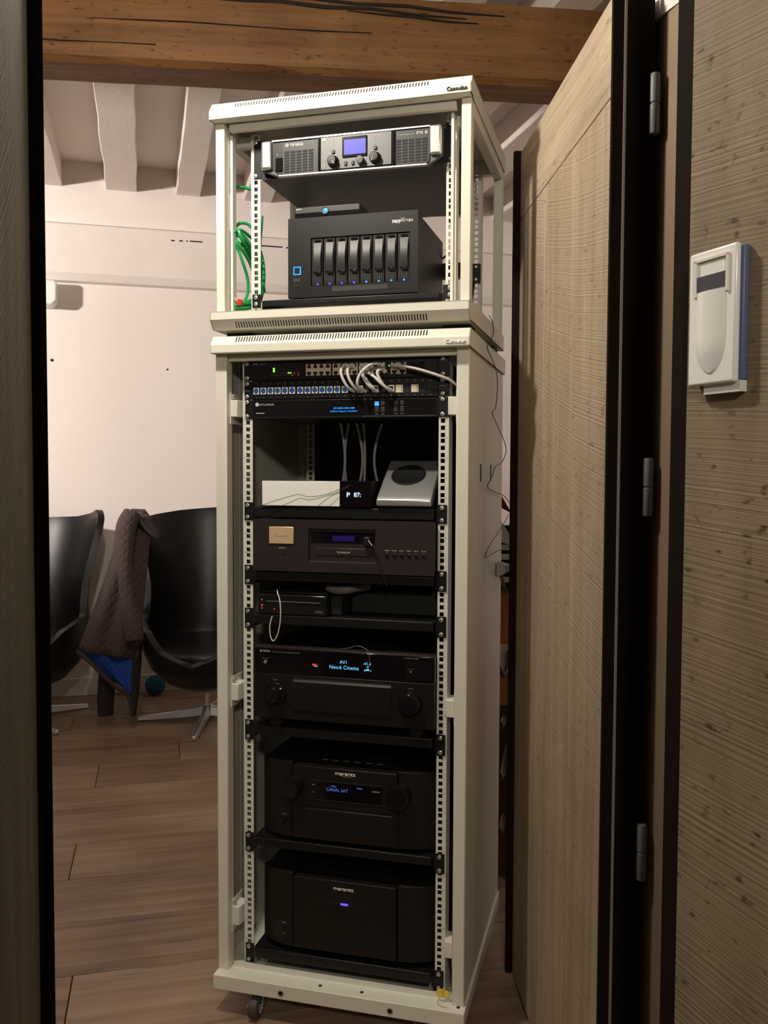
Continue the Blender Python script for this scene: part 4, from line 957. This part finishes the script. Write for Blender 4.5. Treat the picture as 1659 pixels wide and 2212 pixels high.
obj('top_marks', tpm, 'print_grey', ma)

mp_ = winged('power_amp_unit', 'black power amplifier with a single glowing blue light', 'amplifier', .1610, .3385, .1470, WM)
obj('center_panel', bx(.1825, .4320, WM, WM + .05, .1625, .3335), 'device_black', mp_, bevel=.0015)
obj('groove', MB().prism_y([(.2390, .2800), (.3760, .2800), (.3760, .2818), (.2390, .2818)], WM - .0003, WM + .001), 'device_brown', mp_)
obj('power_light', bx(.2995, .3175, WM - .0016, WM, .2782, .2832), 'led_violet', mp_, bevel=.0012)
text(mp_, 'lettering', 'marantz', .2820, WM, .3125, 'white_plastic', height=.0072, width=.0490, depth=.0010, bold=.02)
obj('power_button', MB().lathe([(.0085, .012), (.0085, -.002), (.0062, -.0028), (.0055, -.001), (.0002, -.001)], (.1575, WM + .006, .1960), 'y', 22), 'black_gloss', mp_, smooth=True)
obj('caption', bx(.1520, .1635, WM + .0045, WM + .009, .2145, .2155), 'print_grey', mp_)

# grey cables hanging inside the tall cabinet
for k, (u, sw_, lab) in enumerate(((.250, .012, 'leftmost grey cable hanging in the dark above the white-fronted box'), (.268, -.01, 'grey cable hanging above the white-fronted box, second from left'), (.285, .016, 'grey cable hanging above the white-fronted box, third from left'), (.300, .004, 'grey cable hanging above the white-fronted box, fourth from left'), (.345, -.02, 'grey cable hanging in the dark left of the silver box'))):
    tag(obj('hanging_cable', MB().tube([fpos(FL, u + sw_ * math.sin(q * 3), .20 + .01 * k, 1.405 - .17 * q) for q in (0, .25, .5, .75, 1, 1.15)], .0032, 8, 4), 'cable_hang', smooth=True), lab, 'cable', 'cables hanging in the tall cabinet')
# yellow and orange key tags at the bottom right
kt = thing('key_tags', 'yellow and orange round tags with silver keys on the cabinet base', 'key tag', FL, (.55, .03, .0965))
obj('yellow_disc', MB().lathe([(.0090, -.001), (.0090, .001)], (.5400, .034, .1165), 'y', 20), 'yellow_plastic', kt, bevel=.0004)
obj('yellow_disc', MB().lathe([(.0080, -.001), (.0080, .001)], (.5530, .040, .1120), 'y', 20), 'yellow_plastic', kt, bevel=.0004)
obj('orange_tab', MB().prism_y([(.5440, .1120), (.5500, .1120), (.5500, .1230), (.5520, .1300), (.5460, .1300), (.5440, .1230)], .0300, .0325), 'orange_plastic', kt, bevel=.0004)
obj('ring', MB().tube([(.540, .030, .108), (.536, .022, .100), (.546, .014, .0985), (.556, .012, .0985), (.560, .014, .0985)], .0008, 6, 5), 'chrome', kt, smooth=True)
obj('key', bx(.5600, .5625, .036, .039, .0965, .1310), 'screw', kt)

# ------------------------------------------------------------------ BESIDE AND BEHIND THE RACKS
def side_pts(lst, du=0): return [fpos(FL, .6005 + du, w, h) for w, h in lst]
tag(obj('thin_wire', MB().tube([fpos(FL, u, w, h) for u, w, h in ((.604, .255, 1.660), (.606, .300, 1.652), (.607, .315, 1.630), (.606, .275, 1.604), (.605, .222, 1.581), (.606, .295, 1.564), (.604, .385, 1.547), (.602, .435, 1.520), (.602, .425, 1.480), (.602, .40, 1.450), (.602, .345, 1.434), (.602, .45, 1.405), (.604, .56, 1.375), (.606, .60, 1.345), (.604, .52, 1.312), (.602, .405, 1.300), (.602, .350, 1.275), (.604, .255, 1.252), (.602, .40, 1.236), (.606, .56, 1.222), (.612, .64, 1.200))], .0011, 6, 5), 'cable_black', smooth=True), 'thin black wire wandering down the side of the tall cabinet', 'wire')
tag(obj('thin_wire', MB().tube([fpos(FL, u, w, h) for u, w, h in ((.61, .64, 1.165), (.606, .50, 1.135), (.604, .30, 1.105), (.603, .235, 1.082), (.604, .40, 1.080), (.61, .62, 1.078))], .0011, 6, 5), 'cable_black', smooth=True), 'thin black wire kinked beside the middle of the tall cabinet', 'wire')
cl = thing('cable_clip', 'grey plastic clamp fixed to the rear side of the tall cabinet', 'clamp', FL, (.62, .50, 1.02))
obj('arm', MB().prism_y([(.598, 1.005), (.628, 1.020), (.628, 1.038), (.598, 1.045)], .48, .53), 'seal_grey', cl, bevel=.002)
obj('jaw', MB().tube([(.604, .49, 1.03), (.612, .52, .985), (.618, .55, .955)], .005, 8, 3), 'jamb_shade', cl)
# boards and bits leaning in the gap behind
ob = thing('orange_board', 'orange board standing in the gap behind the tall cabinet', 'board', None, (.388, 2.80, 0))
obj('panel', bx(-.03, .05, 0, .02, .55, .93), 'orange_board', ob); obj('gap_dark_panel', bx(-.03, .05, .002, .02, .0, .55), wood('gap_dark', (.06, .03, .015), (.16, .08, .04), 2, sc_along=2, sc_across=30), ob)  # dark panel below added for the dark stuff and shadow in the gap
obj('white_label', bx(-.028, .048, -.003, 0, .655, .745), 'white_plastic', ob)
rc = thing('red_pennant', 'small red cloth tip peeking from behind the tall cabinet', 'cloth', None, (.372, 2.75, 1.19))
obj('cloth', MB().prism_y([(-.035, .085), (-.012, .025), (.02, -.03), (-.02, -.01), (-.035, .03)][::-1], 0, .01), 'red_cloth', rc); obj('band', MB().prism_y([(-.035, -.02), (.012, -.09), (.02, -.13), (-.01, -.12), (-.035, -.06)][::-1], .004, .014), 'white_plastic', rc)
so = thing('plug_strip', 'black and white plug strip behind the tall cabinet', 'plug strip', None, (.372, 2.78, .96))
obj('body', bx(-.03, .03, 0, .04, -.04, .16), 'black_plastic', so)
for z in (.055, .085, .115): obj('plug', bx(-.028, .028, -.02, 0, z, z + .017), 'white_plastic', so, bevel=.002)
obj('yellow_plug', bx(-.026, .028, -.02, 0, -.015, .0), 'port_white', so)
for k, (z, dz, lab) in enumerate(((.70, .02, 'black cable behind the tall cabinet just below the white label'), (.55, -.05, 'black cable behind the tall cabinet, second from the top'), (.40, .03, 'black cable behind the tall cabinet, second from the floor'), (.24, -.03, 'lowest black cable behind the tall cabinet'))):
    p0 = fpos(FL, .585, .603, z + .05)
    tag(obj('black_cable', MB().tube([p0, (p0[0] + .02, p0[1] + .03, z + .01), (.372, 2.72, z - .02), (.392, 2.789, z + dz)], .008, 8, 4), 'cable_black', smooth=True), lab, 'cable', 'cables behind the tall cabinet')

# ------------------------------------------------------------------ EGG-SHAPED CHAIRS
def interp(tab, x):
    for (x0, y0), (x1, y1) in zip(tab[:-1], tab[1:]):
        if x <= x1:
            t = max(0, min(1, (x - x0) / (x1 - x0))); t = t * t * (3 - 2 * t) if False else t
            return y0 + (y1 - y0) * t
    return tab[-1][1]
RIM = [(0, 1.055), (35, 1.06), (58, 1.075), (70, 1.065), (77, .99), (82, .86), (87, .70), (92, .58), (98, .545), (112, .535), (130, .50), (150, .41), (180, .345)]
ASIDE = [(.17, .0), (.185, .12), (.22, .20), (.30, .275), (.40, .318), (.50, .325), (.60, .315), (.70, .322), (.82, .350), (.95, .388), (1.04, .405), (1.10, .395)]
ABACK = [(.17, .0), (.185, .11), (.22, .19), (.30, .26), (.40, .30), (.55, .32), (.70, .345), (.85, .375), (1.0, .41), (1.10, .44)]
AFRNT = [(.17, .0), (.185, .13), (.22, .22), (.30, .31), (.36, .345), (.45, .365), (.57, .38), (1.1, .30)]
NT, NV = 120, 22
RIM2 = [(0, 1.015), (35, 1.025), (55, 1.05), (68, 1.078)] + [(76, 1.02)] + RIM[5:]
RIM1 = [(0, 1.075), (35, 1.062), (58, 1.045), (70, 1.03), (77, .97)] + RIM[5:]
def make_chair(RIM, label):
    t = thing('egg_chair', label, 'chair', None, (0, 0, 0), 'egg-shaped armchairs')
    vs = [(0, 0, .17)]; fs = []
    for i in range(NT):
        th = -180 + 360 * i / NT; a = abs(th); rim = interp(RIM, a)
        for j in range(1, NV + 1):
            q = j / NV; h = .17 + (rim - .17) * (q ** 1.5)
            sx = interp(ASIDE, h); sy = interp(ABACK if a < 90 else AFRNT, h)
            vs.append((sx * math.sin(R(th)), sy * math.cos(R(th)), h))
    for i in range(NT):
        n = (i + 1) % NT; fs.append((0, 1 + i * NV, 1 + n * NV))
        for j in range(NV - 1): fs.append((1 + i * NV + j, 1 + i * NV + j + 1, 1 + n * NV + j + 1, 1 + n * NV + j))
    sh = obj('shell', MB().add(vs, fs), 'leather', t, smooth=True)
    s_ = sh.modifiers.new('thick', 'SOLIDIFY'); s_.thickness = .034; s_.offset = -1
    b_ = sh.modifiers.new('bevel', 'BEVEL'); b_.width = .016; b_.segments = 4; b_.limit_method = 'ANGLE'; b_.angle_limit = R(50)
    cu = MB(); cv = []; N1, N2 = 36, 8
    for j in range(N2 + 1):
        f = j / N2; z = .325 + .095 * f; k = (1 - abs(2 * f - 1) ** 4) ** .25 if 0 < f < 1 else .6
        for i in range(N1):
            a = 2 * math.pi * i / N1; cv.append((.262 * k * math.cos(a), -.02 + .270 * k * math.sin(a), z + .012 * math.sin(math.pi * f) - .03 * math.sin(a) * -.5))
    cf = [(j * N1 + i, j * N1 + (i + 1) % N1, (j + 1) * N1 + (i + 1) % N1, (j + 1) * N1 + i) for j in range(N2) for i in range(N1)] + [tuple(range(N1 - 1, -1, -1)), tuple(range(N2 * N1, N2 * N1 + N1))]
    obj('seat_cushion', cu.add(cv, cf), 'leather', t, smooth=True)
    obj('pedestal', MB().lathe([(.045, .175), (.030, .165), (.017, .15), (.017, .055), (.030, .045), (.030, .03)], (0, 0, 0), 'z', 18), 'chrome', t, smooth=True)
    for k in range(4):
        a = R(k * 90 + 2); ca_, sa_ = math.cos(a), math.sin(a); P = []
        for d, w, z0, z1 in ((.02, .024, .035, .085), (.12, .019, .022, .060), (.25, .015, .012, .040), (.345, .012, .004, .028), (.352, .010, .006, .024)):
            for (q, z) in ((-w, z0), (w, z0), (w * .6, z1), (-w * .6, z1)): P.append((d * ca_ - q * sa_, d * sa_ + q * ca_, z))
        leg = obj('star_leg', MB().add(P, [(i * 4 + j, i * 4 + (j + 1) % 4, i * 4 + 4 + (j + 1) % 4, i * 4 + 4 + j) for i in range(4) for j in range(4)] + [(3, 2, 1, 0), (16, 17, 18, 19)]), 'aluminium', t, bevel=.003)
        obj('glide', MB().lathe([(.010, 0), (.010, .006)], (.335 * ca_, .335 * sa_, 0), 'z', 10), 'black_matte', leg)
    return t
ch1 = make_chair(RIM1, 'black leather egg-shaped armchair with a jacket over its wing'); ch1.location = (-.905, 4.545, 0); ch1.rotation_euler = (0, 0, R(-1))
ch2 = make_chair(RIM2, 'black leather egg-shaped armchair half hidden by the left board wall'); ch2.location = (-1.835, 4.53, 0); ch2.rotation_euler = (0, 0, R(8))
for c_ in ch2.children:
    if c_.name.startswith('star_leg'): c_.rotation_euler = (0, 0, R(-53))

# jacket over the wing of the right-hand armchair
jk = thing('quilted_jacket', 'brown quilted jacket with blue lining draped over the armchair wing', 'jacket', None, (0, 0, 0))
JL = [(-1.262, 1.090), (-1.288, 1.030), (-1.316, .954), (-1.320, .887), (-1.352, .778), (-1.394, .657), (-1.442, .534), (-1.487, .415)]
JR = [(-1.205, 1.085), (-1.150, 1.040), (-1.145, .955), (-1.150, .887), (-1.155, .778), (-1.165, .657), (-1.180, .520), (-1.195, .370)]
JY = [4.47, 4.40, 4.345, 4.325, 4.31, 4.30, 4.295, 4.29]
def cloth(L_, R_, Y_, sub=4, cols=24, fold=.016, nf=2.2, ph=0.0):
    rows = []
    n = len(L_)
    for i in range((n - 1) * sub + 1):
        k = min(i // sub, n - 2); t = i / sub - k
        l = [L_[k][q] + (L_[k + 1][q] - L_[k][q]) * t for q in (0, 1)]; r = [R_[k][q] + (R_[k + 1][q] - R_[k][q]) * t for q in (0, 1)]; y = Y_[k] + (Y_[k + 1] - Y_[k]) * t
        amp = fold * min(1, .15 + i / ((n - 1) * sub))
        rows.append([(l[0] + (r[0] - l[0]) * c / cols, y + .030 * (2 * c / cols - 1) ** 2 + amp * math.sin(nf * 2 * math.pi * c / cols + ph + i * .05), l[1] + (r[1] - l[1]) * c / cols) for c in range(cols + 1)])
    vs = [p for r in rows for p in r]; w = cols + 1
    return MB().add(vs, [(i * w + c, i * w + c + 1, (i + 1) * w + c + 1, (i + 1) * w + c) for i in range(len(rows) - 1) for c in range(cols)])
def thick(o, t=.012):
    s_ = o.modifiers.new('thick', 'SOLIDIFY'); s_.thickness = t; s_.offset = 0; return o
thick(obj('body_front', cloth(JL, JR, JY), 'quilt_brown', jk, smooth=True))
thick(obj('lining', cloth([(-1.488, .416), (-1.424, .352), (-1.352, .280), (-1.250, .196)], [(-1.20, .43), (-1.195, .36), (-1.20, .29), (-1.222, .200)], [4.312, 4.318, 4.322, 4.325], fold=.006), 'quilt_blue', jk, smooth=True), .006)
obj('hem', MB().tube([(-1.487, 4.305, .412), (-1.42, 4.308, .352), (-1.35, 4.312, .280), (-1.29, 4.315, .225), (-1.248, 4.318, .195), (-1.232, 4.318, .14), (-1.226, 4.318, .085)], lambda t: .011 - .003 * t, 8, 4), 'fabric_brown', jk, smooth=True)
thick(obj('back_corner', cloth([(-1.225, .42), (-1.235, .30), (-1.246, .20), (-1.230, .085)], [(-1.185, .45), (-1.192, .33), (-1.204, .20), (-1.222, .080)], [4.326, 4.328, 4.328, 4.326], fold=.003), 'fabric_dark', jk, smooth=True), .010)
slv = obj('sleeve', MB().tube([(-1.225, 4.36, 1.075), (-1.245, 4.325, 1.010), (-1.245, 4.295, .92), (-1.238, 4.270, .80), (-1.222, 4.258, .68), (-1.200, 4.255, .56), (-1.192, 4.255, .485)], lambda t: .045 + .010 * math.sin(9 * t) * .6 - .006 * t, 16, 6), 'quilt_brown', jk, smooth=True)
obj('cuff', MB().tube([(-1.196, 4.255, .508), (-1.191, 4.255, .478)], .042, 16, 0), 'fabric_brown', slv, smooth=True)
obj('sleeve', MB().tube([(-1.345, 4.415, .45), (-1.365, 4.42, .34), (-1.378, 4.42, .22), (-1.385, 4.42, .12), (-1.385, 4.42, .065)], lambda t: .046 - .008 * t, 14, 5), 'fabric_dark', jk, smooth=True)
col_ = MB(); cv = []; N1, N2 = 20, 10
for j in range(N2 + 1):
    f = math.pi * j / N2
    for i in range(N1):
        a = 2 * math.pi * i / N1; cv.append((-1.145 + .060 * math.sin(f) * math.cos(a) - .035 * math.cos(f), 4.36 + .035 * math.sin(f) * math.sin(a), 1.005 + .050 * math.cos(f) + .010 * math.cos(3 * a) * math.sin(f) - .028 * math.sin(f) * math.cos(a)))
obj('collar', col_.add(cv, [(j * N1 + i, j * N1 + (i + 1) % N1, (j + 1) * N1 + (i + 1) % N1, (j + 1) * N1 + i) for j in range(N2) for i in range(N1)]), 'fabric_dark', jk, smooth=True)

bl = tag(obj('knit_ball', MB().lathe([(.0575 * math.sin(math.pi * k / 16) + .0001, .0575 * (1 - math.cos(math.pi * k / 16))) for k in range(17)], (0, 0, 0), 'z', 24), 'ball_teal', smooth=True), 'teal textured ball on the floor by the baseboard', 'ball')
bl.location = (-1.305, 5.075, 0)
